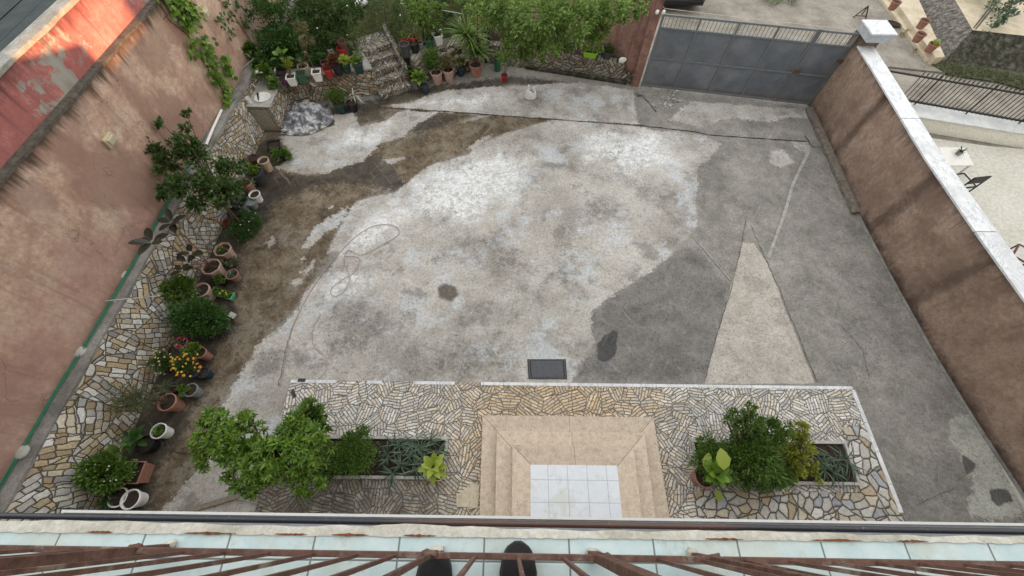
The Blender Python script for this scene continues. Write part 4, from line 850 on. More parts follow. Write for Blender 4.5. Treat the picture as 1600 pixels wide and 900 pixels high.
# parked car behind the gate post
def car():
    x0, x1, y0 = 5.05, 6.95, 16.25; t = thing('parked_car', ((x0+x1)/2, y0+2, 0), 'black car parked in the street behind the gate post', 'car')
    paint = M('black_car_paint', (.012, .013, .016), rough=.2, dirtamt=.1)
    prof = [(.0, .35), (.03, .62), (.12, .88), (.35, 1.0), (.9, 1.40), (2.4, 1.45), (3.1, .98), (4.1, .88), (4.3, .6), (4.3, .3), (3.9, .24), (.3, .24)]
    mb = MB(); n = len(prof); V = []
    for xx, k in ((x0, .93), (x0+.12, 1.), (x1-.12, 1.), (x1, .93)):
        V += [(xx, y0+y*k+(1-k)*2.1, z if z < .9 else (z if k == 1. else .9+(z-.9)*.4)) for y, z in prof]
    F_ = [tuple(range(n)), tuple(range(4*n-1, 3*n-1, -1))]
    for s_ in range(3): F_ += [(s_*n+i, (s_+1)*n+i, (s_+1)*n+(i+1) % n, s_*n+(i+1) % n) for i in range(n)]
    mb.add(V, F_).build('body', paint, t, bevel=.03)
    MB().add([(x0+.2, y0+.38, 1.03), (x1-.2, y0+.38, 1.03), (x1-.25, y0+.88, 1.39), (x0+.25, y0+.88, 1.39)], [(0, 1, 2, 3)]).build('rear_window', M('car_glass', (.01, .012, .015), rough=.05, dirtamt=0), t)
    MB().box(x0+.1, x1-.1, y0-.05, y0+.05, .30, .46).build('bumper', POTM['black'], t, bevel=.02)
    for x in (x0+.08, x1-.34):
        MB().box(x, x+.26, y0-.02, y0+.10, .64, .78).build('tail_light', M('tail_red', (.25, .01, .01), rough=.2), t, bevel=.02)
    for x in (x0+.02, x1-.20):
        for y in (y0+.8, y0+3.4):
            w_ = MB(); pts = [(x, y, .31), (x+.2, y, .31)]; w_.tube(pts, .31, 20); wo = w_.build('wheel', POTM['black'], t, smooth=True)
            MB().tube([(x-.006, y, .31), (x+.206, y, .31)], .19, 16).build('rim', M('alloy', (.4, .4, .42), rough=.3, metal=1.), wo)
car()

# ------------------------------------------------------------------ terrace, steps, beds
TZ = .05
tx0, tx1, tyT = -4.42, 7.02, 2.36
struct(MB().prism([(tx0, -.12), (6.35, -.12), (6.35, .62), (6.5, 1.55), (tx1-.05, 1.62), (tx1-.05, tyT), (tx0, tyT)], -.05, TZ).build('paved_terrace', m_terr))
struct(MB().prism([(6.352, -.12), (tx1, -.12), (tx1+.02, .7), (tx1-.03, 1.618), (6.502, 1.55), (6.352, .62)], -.05, TZ-.002).build('flagstone_path', m_flag))
struct(MB().box(3.35, 6.35, -.1, .42, TZ-.02, TZ+.004).build('flagstone_strip', m_flag))
mb = MB(); x = tx0
while x < tx1-.05:
    L_ = min(rnd.uniform(.3, .75), tx1-x); 
    if not (rnd.random() < .12): mb.box(x+.004, x+L_-.004, tyT-.055, tyT+.008, TZ-.01, TZ+.006)
    x += L_
y = .1
while y < tyT-.1:
    L_ = min(rnd.uniform(.25, .6), tyT-.06-y); mb.box(tx1-.045, tx1+.03, y+.004, y+L_-.004, TZ-.01, TZ+.006); y += L_
o = struct(mb.build('terrace_border', m_marble))
tag(MB().box(-4.27, -4.12, tyT-.035, tyT+.03, TZ+.006, TZ+.02).build('black_tile', POTM['black']), 'small black tile piece on the far left corner of the terrace edge', 'tile')
p = P(459, 615, TZ); tag(MB().obox(p, (.6, -1), .16, .06, TZ+.004, TZ+.018).build('black_tile', POTM['black']), 'small black tile chip lying aslant near the terrace corner', 'tile')
ox, sx_ = 0, 0
sP = lambda q, z: P(q[0], q[1], z)
t = thing('entrance_steps', (1.2, .8, 0), 'three beige stone entrance steps leading to a white tiled landing', 'steps')
m_shadeline = M('step_edge_shade', (.20, .14, .09), var=.4, rough=1)
lv_ = [((755, 651), (1020, 652), (1044, 801), (751, 797), .17), ((777, 675), (1006, 677), (1022, 800), (775, 799), .34), ((802, 697), (989, 697.5), (1001, 800), (801, 799), .50)]
zb = TZ-.02
for a, b, c, d, z in lv_:
    pa, pb = P(*a, z), P(*b, z); x0, x1, yt = pa[0], pb[0], (pa[1]+pb[1])/2; c0, d0 = P(*c, z), P(*d, z)
    x0b, x1b = d0[0], c0[0]
    prev = MB().prism([(x0+.0, yt), (x0b, -.03), (x1b, -.03), (x1, yt)], zb, z-.032).build('riser', m_step, t)
    # treads: three mitred slabs standing a little proud
    iw = .36; o_ = .014; xm = (x0+x1)/2+.02
    for nm, pl in (('tread', [(x0-o_, yt+o_), (xm-.002, yt+o_), (xm-.002, yt-iw), (x0+iw, yt-iw)]), ('tread', [(xm+.002, yt+o_), (x1+o_, yt+o_), (x1-iw, yt-iw), (xm+.002, yt-iw)]), ('tread', [(x0-o_, yt+o_-.006), (x0b-o_, -.03), (x0b+iw, -.03), (x0+iw-.004, yt-iw-.004)]), ('tread', [(x1+o_, yt+o_-.006), (x1b+o_, -.03), (x1b-iw, -.03), (x1-iw+.004, yt-iw-.004)])):
        MB().prism(pl, z-.03, z).build(nm, m_step, t, bevel=.004)
    if z > .2:
        MB().prism([(x0-.022, yt+.022), (x1+.022, yt+.022), (x1b+.022, -.03), (x0b-.022, -.03)], z-.171, z-.167).build('shade_line', m_shadeline, t)  # dirt-coloured line painted in for the shade at the foot of the riser
    zb = z-.031
la, lb_ = P(829, 726, .504), P(964, 726, .504)
MB().prism([(la[0], la[1]), (lb_[0], la[1]), (P(972, 805, .504)[0], -.05), (P(829, 805, .504)[0], -.05)], .40, .504).build('landing', m_dtile, t)
MB().box(-.06+la[0], lb_[0]+.08, -.05, la[1]-.01, .36, .40).build('landing_base', m_step, t)
cm = MB(); 
for q0_, q1_, w_ in (((889, 651.5), (891, 697), .006), ((893, 698), (895, 725), .006), ((897, 700), (925, 722), .006)):
    pass

def bed(name, poly, lb, inner):
    c = np.mean([q for q in poly], 0); t = thing(name, (c[0], c[1], TZ), lb, 'plant bed')
    # poly: outer rectangle x0,x1,y0,y1
    (x0, x1, y0, y1) = inner; k = MB(); w_ = .055; h = TZ+.10
    for (a, b, c_, d_) in ((x0-w_, x1+w_, y1, y1+w_), (x0-w_, x1+w_, y0-w_, y0)):
        x = a
        while x < b-.05:
            L_ = min(rnd.uniform(.3, .7), b-x); k.box(x+.003, x+L_-.003, c_+rnd.uniform(-.003, .003), d_+rnd.uniform(-.003, .003), TZ-.01, h); x += L_
    for (a, b) in ((x0-w_, x0-.001), (x1+.001, x1+w_)): k.box(a, b, y0+.002, y1-.002, TZ-.01, h-.004)
    k.build('marble_kerb', M('bed_marble', (.40, .39, .37), var=.25, rough=.7, scale=7, dirtamt=.6), t, bevel=.004)
    s_ = MB(); nx, ny = 30, 12; V = []
    for j in range(ny+1):
        for i in range(nx+1): V.append((x0+(x1-x0)*i/nx, y0+(y1-y0)*j/ny, TZ+.05+rnd.uniform(-.015, .015)))
    s_.add(V, [(j*(nx+1)+i, j*(nx+1)+i+1, (j+1)*(nx+1)+i+1, (j+1)*(nx+1)+i) for j in range(ny) for i in range(nx)]).build('soil', SOIL, t, smooth=True)
    return t
bl0, bl1 = P(508, 685, .15), P(664, 742, .15); bl2 = P(698, 685, .15)
bed('plant_bed', [(-2.6, 1.1)], 'narrow marble edged plant bed left of the entrance steps', (-4.0, bl2[0]-.03, bl1[1]-.02, bl0[1]))
br0, br1 = P(1085, 691, .15), P(1332, 753, .15)
bed('plant_bed', [(5, 1.1)], 'narrow marble edged plant bed right of the entrance steps', (br0[0], P(1318, 691, .15)[0], br1[1], br0[1]))
p = P(730, 780, TZ); tag(MB().prism([(p[0]-.18, p[1]-.12), (p[0]+.2, p[1]-.14), (p[0]+.21, p[1]+.22), (p[0]+.08, p[1]+.27), (p[0]-.1, p[1]+.12), (p[0]-.2, p[1]+.06)], TZ, TZ+.012).build('flat_stone', M('cream_flag', (.50, .44, .33), var=.2, rough=.8), bevel=.003, loc=(p[0], p[1], TZ)), 'large cream flagstone let into the paving left of the entrance steps', 'flagstone')
# drain cover
q = [P(824, 561, .02), P(884, 561, .02), P(886, 592, .02), P(826, 592, .02)]; c = sum(q)/4
t = thing('drain_cover', (c[0], c[1], 0), 'dark patterned metal drain cover set in the yard against the terrace', 'drain cover')
MB().prism([tuple(a[:2]) for a in q], .0, .022).build('frame', m_iron, t, bevel=.004)
MB().prism([tuple((a+(c-a)*.17)[:2]) for a in q], .023, .028).build('plate', M('drain_plate', (.06, .065, .075), var=.2, rough=.5, dirtamt=.3), t)
for a, b in ((q[0], q[1]), (q[1], q[2]), (q[2], q[3]), (q[3], q[0])):
    k = 16 if abs(a[1]-b[1]) < .1 else 8; mb = MB()
    for i in range(k):
        s_ = a+(b-a)*((i+.5)/k); s_ = s_+(c-s_)*.075; mb.lathe((s_[0], s_[1], .0225), [(.017, 0), (.013, .008)], 6)
    mb.build('stud_row', M('stud_grey', (.12, .12, .12), rough=.5), t)
# edge strip and plank lower left
tag(MB().prism([tuple(P(x, y)[:2]) for x, y in ((358, 778), (360, 764), (406, 768), (404, 788))], .012, .035).build('cement_slab', m_conc, bevel=.004), 'grey cement slab beside the lower left corner of the terrace', 'slab')
a, b = P(300, 797), P(357, 780); tag(MB().obox((a+b)/2, (b-a), 1.0, .09, .015, .05).build('wood_plank', wood, bevel=.004), 'weathered plank lying on the yard near the house, lower left', 'plank')
p = P(363, 493, .02); tag(MB().obox(p, (1, -.5), .16, .12, .0, .05).build('stone_block', m_concl, bevel=.01), 'pale flat stone block sticking out from under the big green bush', 'stone')
p = P(412, 332); 
# twigs of the yard
def smooth_path(pts, k=8):
    out = []
    for i in range(len(pts)-1):
        p0, p1, p2, p3 = (np.array(pts[max(0, min(len(pts)-1, i+j))], float) for j in (-1, 0, 1, 2))
        for s_ in np.linspace(0, 1, k, endpoint=False):
            out.append(.5*((2*p1)+(-p0+p2)*s_+(2*p0-5*p1+4*p2-p3)*s_**2+(-p0+3*p1-3*p2+p3)*s_**3))
    out.append(np.array(pts[-1], float)); return out
wire = [Bc(280, 780), Bc(320, 560), Bc(390, 400), Bc(460, 290), Bc(540, 190), Bc(620, 110), Bc(700, 65), Bc(780, 62), Bc(812, 95), Bc(770, 130), Bc(700, 170), Bc(640, 195), Bc(580, 175), Bc(565, 230), Bc(590, 300), Bc(560, 360), Bc(520, 380), Bc(505, 350), Bc(550, 310), Bc(610, 270), Bc(632, 210), Bc(570, 200)]
tag(MB().tube([P(x, y, .022) for x, y in smooth_path(wire)], .007, 6).build('hose', M('pale_hose', (.36, .30, .27), var=.1, rough=.6, dirtamt=.2), smooth=True), 'thin pinkish hose lying in loops on the pale concrete', 'hose')
wire2 = [Bc(460, 460), Bc(425, 530), Bc(430, 600), Bc(480, 650), Bc(488, 700), Bc(450, 750)]
tag(MB().tube([P(x, y, .020) for x, y in smooth_path(wire2)], .005, 6).build('cord', M('pale_hose', (.36, .30, .27)), smooth=True), 'short thin cord on the concrete near the left end of the terrace', 'cord')

# white bag-like jerrycan
def jerry():
    p = P(829, 153); t = thing('white_canister', (p[0], p[1], 0), 'cut open white plastic canister with two handles on the concrete before the tree', 'canister')
    n = 24; prof = [(.155, .0), (.16, .03), (.15, .16), (.13, .24), (.115, .27)]
    mb = MB(); b = []
    V = []
    for i, (r, z) in enumerate(prof):
        for k in range(n):
            a = 2*pi*k/n; zz = z+(.05*sin(a*2+.5)+.03*sin(3*a)) * (i/4)**2; V.append((p[0]+r*cos(a)*1.1, p[1]+r*sin(a)*.75, .01+zz))
    FF = [(i*n+k, i*n+(k+1) % n, (i+1)*n+(k+1) % n, (i+1)*n+k) for i in range(4) for k in range(n)]
    FF.append(tuple(range(n-1, -1, -1)))
    o = mb.add(V, FF).build('canister_body', m_white, t, smooth=True); md = o.modifiers.new('wall', 'SOLIDIFY'); md.thickness = .008
    for s_, hgt in ((-1, .42), (1, .34)):
        pts = [(p[0]+s_*.07, p[1]-.06, .26), (p[0]+s_*.075, p[1]-.03, hgt-.03), (p[0]+s_*.075, p[1]+.01, hgt), (p[0]+s_*.075, p[1]+.05, hgt-.03), (p[0]+s_*.07, p[1]+.09, .26)]
        MB().tube(smooth_path(pts, 5), .022, 8).build('handle', m_white, t, smooth=True)
jerry()
# silver tarpaulin over a heap, weighed down with stones
def tarp():
    out = [P(*q) for q in (A(285, 258), A(295, 200), A(320, 150), A(345, 118), A(420, 128), A(480, 130), A(512, 165), A(512, 205), A(470, 235), A(410, 260), A(340, 265))]
    c = sum(out)/len(out); t = thing('tarpaulin', (c[0], c[1], 0), 'crumpled silver grey plastic sheet over a low heap beside the outdoor sink', 'tarpaulin')
    nr, ns = 14, 66; V = [(c[0], c[1], .30)]; g = random.Random(3)
    bound = smooth_path(out+[out[0]], 6)[:-1]; ns = len(bound)
    for i in range(1, nr+1):
        f = i/nr
        for k in range(ns):
            b = bound[k]; x = c[0]+(b[0]-c[0])*f; y = c[1]+(b[1]-c[1])*f
            h = .30*(1-f**2.2)+.055*sin(x*9+y*5)*sin(y*11-x*3)+.035*sin(x*23+2*sin(y*9))+.02*abs(sin(k*.9+f*5))+g.uniform(-.012, .012)
            V.append((x, y, max(.02, h if i < nr else .02+abs(h)*.2)))
    FF = [(0, 1+k, 1+(k+1) % ns) for k in range(ns)]
    for i in range(nr-1):
        for k in range(ns): a = 1+i*ns; FF.append((a+k, a+ns+k, a+ns+(k+1) % ns, a+(k+1) % ns))
    n = N('silver_sheet', .32, .7); n.b.inputs['Metallic'].default_value = .15
    cc = n.ramp(n.noise(3.5, 6, .7), [(.42, (.12, .125, .14)), (.5, (.30, .31, .34)), (.57, (.75, .77, .80))]); n.color(cc)
    n.bump(n.math('ADD', n.noise(7, 8, .75, dist=1.5), n.noise(22, 4, .6, dist=1.)), .9, .06)
    o = MB().add(V, FF).build('sheet', n.m, t, smooth=False)
    TL = ['pale stone at the middle of the near edge of the silver sheet', 'larger pale stone just above the near edge of the silver sheet', 'small pale stone left of the pair on the near edge of the silver sheet', 'small white stone near the right end of the silver sheet',
          'flat pale stone between the silver sheet and the garden wall', 'flat pale stone at the far left top of the silver sheet', 'grey stone at the far right top of the silver sheet beside the green pot', 'pale stone on the corner of the silver sheet nearest the cupboard']
    for i, (x, y, r_) in enumerate(((398, 245, .09), (416, 238, .10), (385, 250, .07), (470, 232, .06), (420, 125, .11), (398, 118, .09), (478, 128, .09), (300, 245, .07))):
        p = P(*A(x, y), .06); tag(MB().blob((p[0], p[1], .08+.03*(i % 2)), (r_, r_*.8, r_*.6), i, .3, 9, 6).build('weight_stone', m_concl if i != 6 else m_conc, smooth=True, loc=(p[0], p[1], 0)), TL[i], 'stone', 'stones on the silver sheet')
tarp()

# ------------------------------------------------------------------ house, balcony, railing, person
BZ = 6.8
t = thing('house', (1, -2, 0), 'house front under the camera with gutter, pipe and tiled balcony edge', 'building')
hw = MB().box(-8.9, 9.6, -9, -.30, -.05, 6.62).build('wall', m_housew, t)
MB().box(-8.9, 9.6, -9, -1.45, 6.85, 12.5).build('upper_wall', m_housew, t)
MB().box(-8.9, 9.6, -9.2, .0, 12.5, 12.7).build('roof_slab', m_conc, t)
MB().box(.2, 2.3, -.298, -.26, .5, 2.6).build('door', M('brown_door', (.14, .07, .04), rough=.5), t, bevel=.01)
MB().box(-5.5, 5.5, -1.44, -.08, 6.62, 6.785).build('balcony_slab', m_slabedge, t)
ts = MB(); k = 0
def line_(pa_, pb_, z): a_, b_ = P(*pa_, z), P(*pb_, z); return lambda x: a_[1]+(b_[1]-a_[1])*(x-a_[0])/(b_[0]-a_[0])
yfr = line_((0, 813), (1600, 838), 6.79); ybk = line_((0, 830), (1600, 848), 6.80)
MB().prism([(-5.5, -1.44), (5.5, -1.44), (5.5, ybk(5.5)), (-5.5, ybk(-5.5))], 6.787, BZ).build('balcony_tiles', m_btile, t)
# rough cement nosing in front of the tiles
mb = MB(); K = 240; V = []
for i in range(K+1):
    x = -2.6+5.2*i/K; w_ = .010*sin(i*.13)+.006*sin(i*.61)+rnd.uniform(-.003, .003); e = rnd.uniform(-.004, .004)
    if -.42 < x < -.18: w_ += .012
    f_ = yfr(x)+w_*.3; b_ = ybk(x); V += [(x, f_-.006, 6.70), (x, f_, 6.788+e*.3), (x, f_*.45+b_*.55, 6.799+e*.3), (x, b_-.002+e*.5, 6.804)]
mb.add(V, [(i*4+k, i*4+4+k, i*4+5+k, i*4+1+k) for i in range(K) for k in range(3)])
mb.build('cement_nosing', m_slabedge, t, smooth=True)
rust_m = M('rust_dirt', (.16, .065, .03), var=.5, rough=1, scale=60)
for i, (xa_, ln_) in enumerate(((-1.0, .16), (-.72, .10), (-.55, .12), (-.32, .10), (.62, .12), (.95, .16), (1.22, .10), (-1.3, .08))):
    V = []; k_ = 14
    for j in range(k_+1):
        x = xa_+ln_*j/k_; w_ = .0035*rnd.uniform(.3, 1.2)*sin(pi*j/k_)+.0006; V += [(x, ybk(x)+.001+w_+rnd.uniform(-.001, .001), 6.8055), (x, ybk(x)+.001-w_, 6.8062)]
    MB().add(V, [(2*j, 2*j+2, 2*j+3, 2*j+1) for j in range(k_)]).build('rust_patch', rust_m, t)
# pale gutter and dark pipe just below the edge
ga, gb = P(-60, 797, 6.35), P(1700, 820, 6.35)
y0g, y1g = P(90, 799, 6.35)[1], P(1600, 820, 6.35)[1]
g = MB(); xa, xb = P(100, 799, 6.35)[0], 4.2
def gy_(x): return y0g+(y1g-y0g)*(x-P(90, 799, 6.35)[0])/(P(1600, 820, 6.35)[0]-P(90, 799, 6.35)[0])
g.prism([(xa, gy_(xa)), (xb, gy_(xb)), (xb, gy_(xb)-.05), (xa, gy_(xa)-.05)], 6.31, 6.35); gt = g.build('gutter', M('galvanised', (.30, .32, .35), var=.15, rough=.4, dirtamt=.3), t, bevel=.002)
MB().prism([(xa, gy_(xa)+.006), (xb, gy_(xb)+.006), (xb, gy_(xb)-.004), (xa, gy_(xa)-.004)], 6.352, 6.362).build('gutter_lip', M('white_lip', (.70, .70, .68), var=.05, rough=.5, dirtamt=.2), gt)
pa, pb = P(0, 806, 6.55), P(1600, 831, 6.55)
npp = 40; pts = [pa+(pb-pa)*s_ for s_ in np.linspace(-.3, 1.4, npp)]
def pipemat():
    n = N('pipe_paint', .35, .5); x, y, z = n.sep(n.pos)
    f = n.mr(n.math('ADD', x, n.math('MULTIPLY', n.noise(3, 6, .7), .5)), -.35, .1, 0, 1); g2 = n.mr(x, .75, .95)
    c = n.mix(f, (.015, .02, .03), (.085, .045, .035)); c = n.mix(g2, c, (.02, .022, .03))
    n.color(n.mix(n.mr(n.noise(60, 5, .7), .6, .7, 0, .5), c, (.25, .22, .2))); return n.m
MB().tube(pts, .0108, 14).build('pipe', pipemat(), t, smooth=True)

rz = 6.95
t = thing('balcony_railing', (0, -.1, BZ), 'rusty brown iron railing of thin square bars along the balcony', 'railing')
ra, rb = P(230, 860, rz), P(1600, 882, rz); 
def ry(x): return ra[1]+(rb[1]-ra[1])*(x-ra[0])/(rb[0]-ra[0])
yr = (ra[1]+rb[1])/2; X0, X1 = -3.2, 3.2
MB().prism([(X0, ry(X0)+.007), (X1, ry(X1)+.007), (X1, ry(X1)-.009), (X0, ry(X0)-.009)], rz-.012, rz+.004).build('bottom_rail', m_rail, t, bevel=.002)
MB().prism([(X0, ry(X0)+.02), (X1, ry(X1)+.02), (X1, ry(X1)-.02), (X0, ry(X0)-.02)], 7.74, 7.76).build('handrail', m_rail, t, bevel=.004)
posts = [P(672, 868, rz)[0], P(940, 872, rz)[0], P(208, 858, rz)[0], P(1112, 872, rz)[0]]
for i, x in enumerate(posts):
    w_ = (.008, .028, .022, .016)[i]; dp = .008 if i == 0 else .014
    y_ = ry(x); MB().box(x-w_*.6, x+w_*.6, y_-dp, y_+dp*.6, BZ, 7.738).build('post', m_rust, t, bevel=.002)
    MB().blob((x, y_+.004, BZ+.015), (.022, .014, .02), i, .3, 10, 6).build('cement_foot', m_slabedge, t, smooth=True)
    MB().blob((x, y_+.004, rz), (.02, .012, .010), i+7, .5, 9, 6).build('weld_lump', m_rust, t, smooth=True)
xs = [P(q, 865, rz)[0] for q in (558, 490, 420, 350, 286, 616, 742, 810, 880, 1028, 1095, 1162, 1230, 1297, 1365, 1430, 1500, 1570)]
dx = .138
x = min(xs)-dx
while x > -2.9: xs.append(x); x -= dx
x = max(xs)+dx
while x < 2.9: xs.append(x); x += dx
for x in xs:
    y_ = ry(x); lean = rnd.uniform(-.004, .004)
    MB().tube([(x, y_-.004, rz-.006), (x+lean, y_-.004+lean, 7.739)], .0062, 4).build('baluster', m_rail, t)

def person():
    t = thing('person', (-.12, -.33, BZ), 'person in black shoes standing at the balcony railing', 'person')
    # continuous body grown from a skeleton
    J = [((-.0, 0, .95), .14), ((0, 0, 1.12), .13), ((0, -.01, 1.32), .16), ((0, -.01, 1.45), .10), ((0, 0, 1.53), .06), ((0, .01, 1.64), .10), ((0, .01, 1.74), .085),
         ((-.10, 0, .88), .10), ((-.14, .02, .48), .065), ((-.16, 0, .10), .045), ((.10, 0, .88), .10), ((.13, .02, .48), .065), ((.14, 0, .10), .045),
         ((-.19, -.01, 1.41), .06), ((-.26, -.04, 1.12), .045), ((-.27, -.02, .88), .032), ((-.27, .0, .80), .035), ((.19, -.01, 1.41), .06), ((.26, -.04, 1.12), .045), ((.27, -.02, .88), .032), ((.27, .0, .80), .035)]
    E_ = [(0, 1), (1, 2), (2, 3), (3, 4), (4, 5), (5, 6), (0, 7), (7, 8), (8, 9), (0, 10), (10, 11), (11, 12), (3, 13), (13, 14), (14, 15), (15, 16), (3, 17), (17, 18), (18, 19), (19, 20)]
    me = bpy.data.meshes.new('body'); me.from_pydata([j[0] for j in J], E_, []); o = bpy.data.objects.new('body', me); COL.objects.link(o); o.parent = t
    o.modifiers.new('skin', 'SKIN'); 
    for i, (_, r_) in enumerate(J): me.skin_vertices[0].data[i].radius = (r_, r_*.85)
    me.skin_vertices[0].data[0].use_root = True
    ss = o.modifiers.new('sub', 'SUBSURF'); ss.levels = 2; ss.render_levels = 2
    me.materials.append(M('dark_clothes', (.02, .022, .03), rough=.9, dirtamt=0))
    shoe_m = M('black_shoe', (.008, .008, .009), var=.3, rough=.85, scale=60, dirtamt=.15)
    for (px, py, rot, lb) in ((680, 861, .10, 'left'), (810, 848, .02, 'right')):
        tp = P(px, py, BZ+.035); V = []; prof = [(0, .006, .022), (.003, .018, .036), (.010, .029, .047), (.020, .037, .055), (.035, .044, .062), (.075, .052, .072), (.13, .050, .085), (.19, .040, .11), (.25, .037, .115), (.285, .028, .10), (.295, .012, .06)]
        n = 16
        for (s_, w_, h_) in prof:
            for k in range(n):
                a = 2*pi*k/n; x = w_*cos(a); z = max(0, (h_/2)+(h_/2)*sin(a)); z = z if sin(a) > -.5 else 0
                yy = -s_; V.append((tp[0]+x*cos(rot)-yy*sin(rot), tp[1]+x*sin(rot)+yy*cos(rot), BZ+.012+z))
        FF = [(i*n+k, (i+1)*n+k, (i+1)*n+(k+1) % n, i*n+(k+1) % n) for i in range(len(prof)-1) for k in range(n)]; FF += [tuple(range(n)), tuple(range(len(prof)*n-1, (len(prof)-1)*n-1, -1))]
        sh = MB().add(V, FF).build('shoe', shoe_m, t, smooth=True)
        V2 = []
        for (s_, w_, h_) in prof:
            for sg in (-1, 1): V2.append((tp[0]+sg*(w_+.004), tp[1]-s_+(.004 if s_ == 0 else 0)))
        outl = [V2[i] for i in range(0, len(V2), 2)]+[V2[i] for i in range(len(V2)-1, 0, -2)]
        MB().prism(outl, BZ+.001, BZ+.02).build('sole', M('shoe_sole', (.05, .05, .05), rough=.7), sh)
person()
# unseen boxes added to block the low sun and shape its patch
t = thing('sun_blocker_tall', (30, 4, 0), 'tall plain box added out of frame to the right to block the sun', 'building')
MB().box(25, 40, -5.6, 17, 0, 15).build('wall', m_housew, t); MB().box(24.95, 40.2, -5.65, 17.2, 15, 15.3).build('roof', m_conc, t)
t = thing('sun_blocker_low', (30, -9, 0), 'low plain box added out of frame behind to the right to trim the sun patch', 'building')
MB().box(25, 40, -16, -5.61, 0, 8.45).build('wall', m_housew, t); MB().box(24.9, 40.1, -16.1, -5.66, 8.45, 8.5).build('roof', m_conc, t)

# ------------------------------------------------------------------ plants in pots
FLOWER = {}
def flower(parent, p, r, mat, nm='flower'):
    key = (round(r, 3), mat)
    if key not in FLOWER:
        mb = MB()
        for k in range(7):
            a = 2*pi*k/7; mb.add([(0, 0, 0), (r*.6*cos(a-.35), r*.6*sin(a-.35), r*.25), (r*cos(a), r*sin(a), r*.12), (r*.6*cos(a+.35), r*.6*sin(a+.35), r*.25)], [(0, 1, 2, 3)])
        mb.blob((0, 0, r*.25), (r*.45, r*.45, r*.3), 1, .1, 8, 4)
        me = bpy.data.meshes.new(nm); me.from_pydata(mb.v, [], mb.f); me.materials.append(PETAL[mat]); FLOWER[key] = me
    o = bpy.data.objects.new(nm, FLOWER[key]); COL.objects.link(o); o.parent = parent
    o.location = Vector([float(q) for q in p])-origin(parent); o.rotation_euler = (rnd.uniform(-.6, .6), rnd.uniform(-.6, .6), rnd.uniform(0, 6)); return o
PETAL = dict(orange=M('petal_orange', (.75, .33, .02), var=.15, rough=.6, dirtamt=0), yellow=M('petal_yellow', (.70, .55, .10), var=.1, rough=.6, dirtamt=0), pale=M('petal_pale', (.66, .60, .32), var=.1, rough=.6, dirtamt=0),
             red=M('petal_red', (.55, .03, .05), var=.2, rough=.6, dirtamt=0), pink=M('petal_pink', (.60, .14, .20), var=.2, rough=.6, dirtamt=0), white=M('petal_white', (.7, .7, .66), var=.05, rough=.6, dirtamt=0))
def potshape(kind):
    return dict(round=(22, 0), square=(4, pi/4), oct=(8, pi/8), hex=(6, 0)).get(kind, (22, 0))
def add_pot(t, c, r, h, kind, mat, rot=0., sx=1., sy=1., soil=True, tap=.72, zb=0.):
    n, ro = potshape(kind); k = 1.32 if kind == 'square' else 1.
    prof = [(r*tap*k, 0), (r*tap*k, .005), (r*.93*k, h*.84), (r*1.02*k, h*.85), (r*1.04*k, h*.98), (r*1.02*k, h), (r*.92*k, h), (r*.89*k, h*.88), (r*.86*k, h*.84)]
    MB().lathe((c[0], c[1], zb), prof, n, ro, sx, sy, rot).build('pot', mat if not isinstance(mat, str) else POTM[mat], t, smooth=kind == 'round', bevel=0)
    if soil: MB().lathe((c[0], c[1], zb+h*.80), [(r*.84*k, 0), (r*.86*k, h*.06), (r*.5*k, h*.09), (r*.1*k, h*.085)], n, ro, sx, sy, rot).build('soil', SOIL, t)
def pot(px, py, r, h, kind, mat, lb, z=0., rot=0., sx=1., sy=1., tap=.72, name=None, plant=None, cat=None, soil=True):
    r *= .9; h *= 1.03
    p = P(px, py, z+h); has = plant is not None
    t = thing(name or ('potted_plant' if has else 'plant_pot'), (p[0], p[1], z), lb, cat or ('potted plant' if has else 'pot'), 'plant pots round the yard')
    add_pot(t, p, r, h, kind, mat, rot, sx, sy, soil, tap, z)
    if has:
        lst = plant if isinstance(plant, list) else [plant]
        for pl in lst: add_plant(t, p, z+h, pl)
    return t
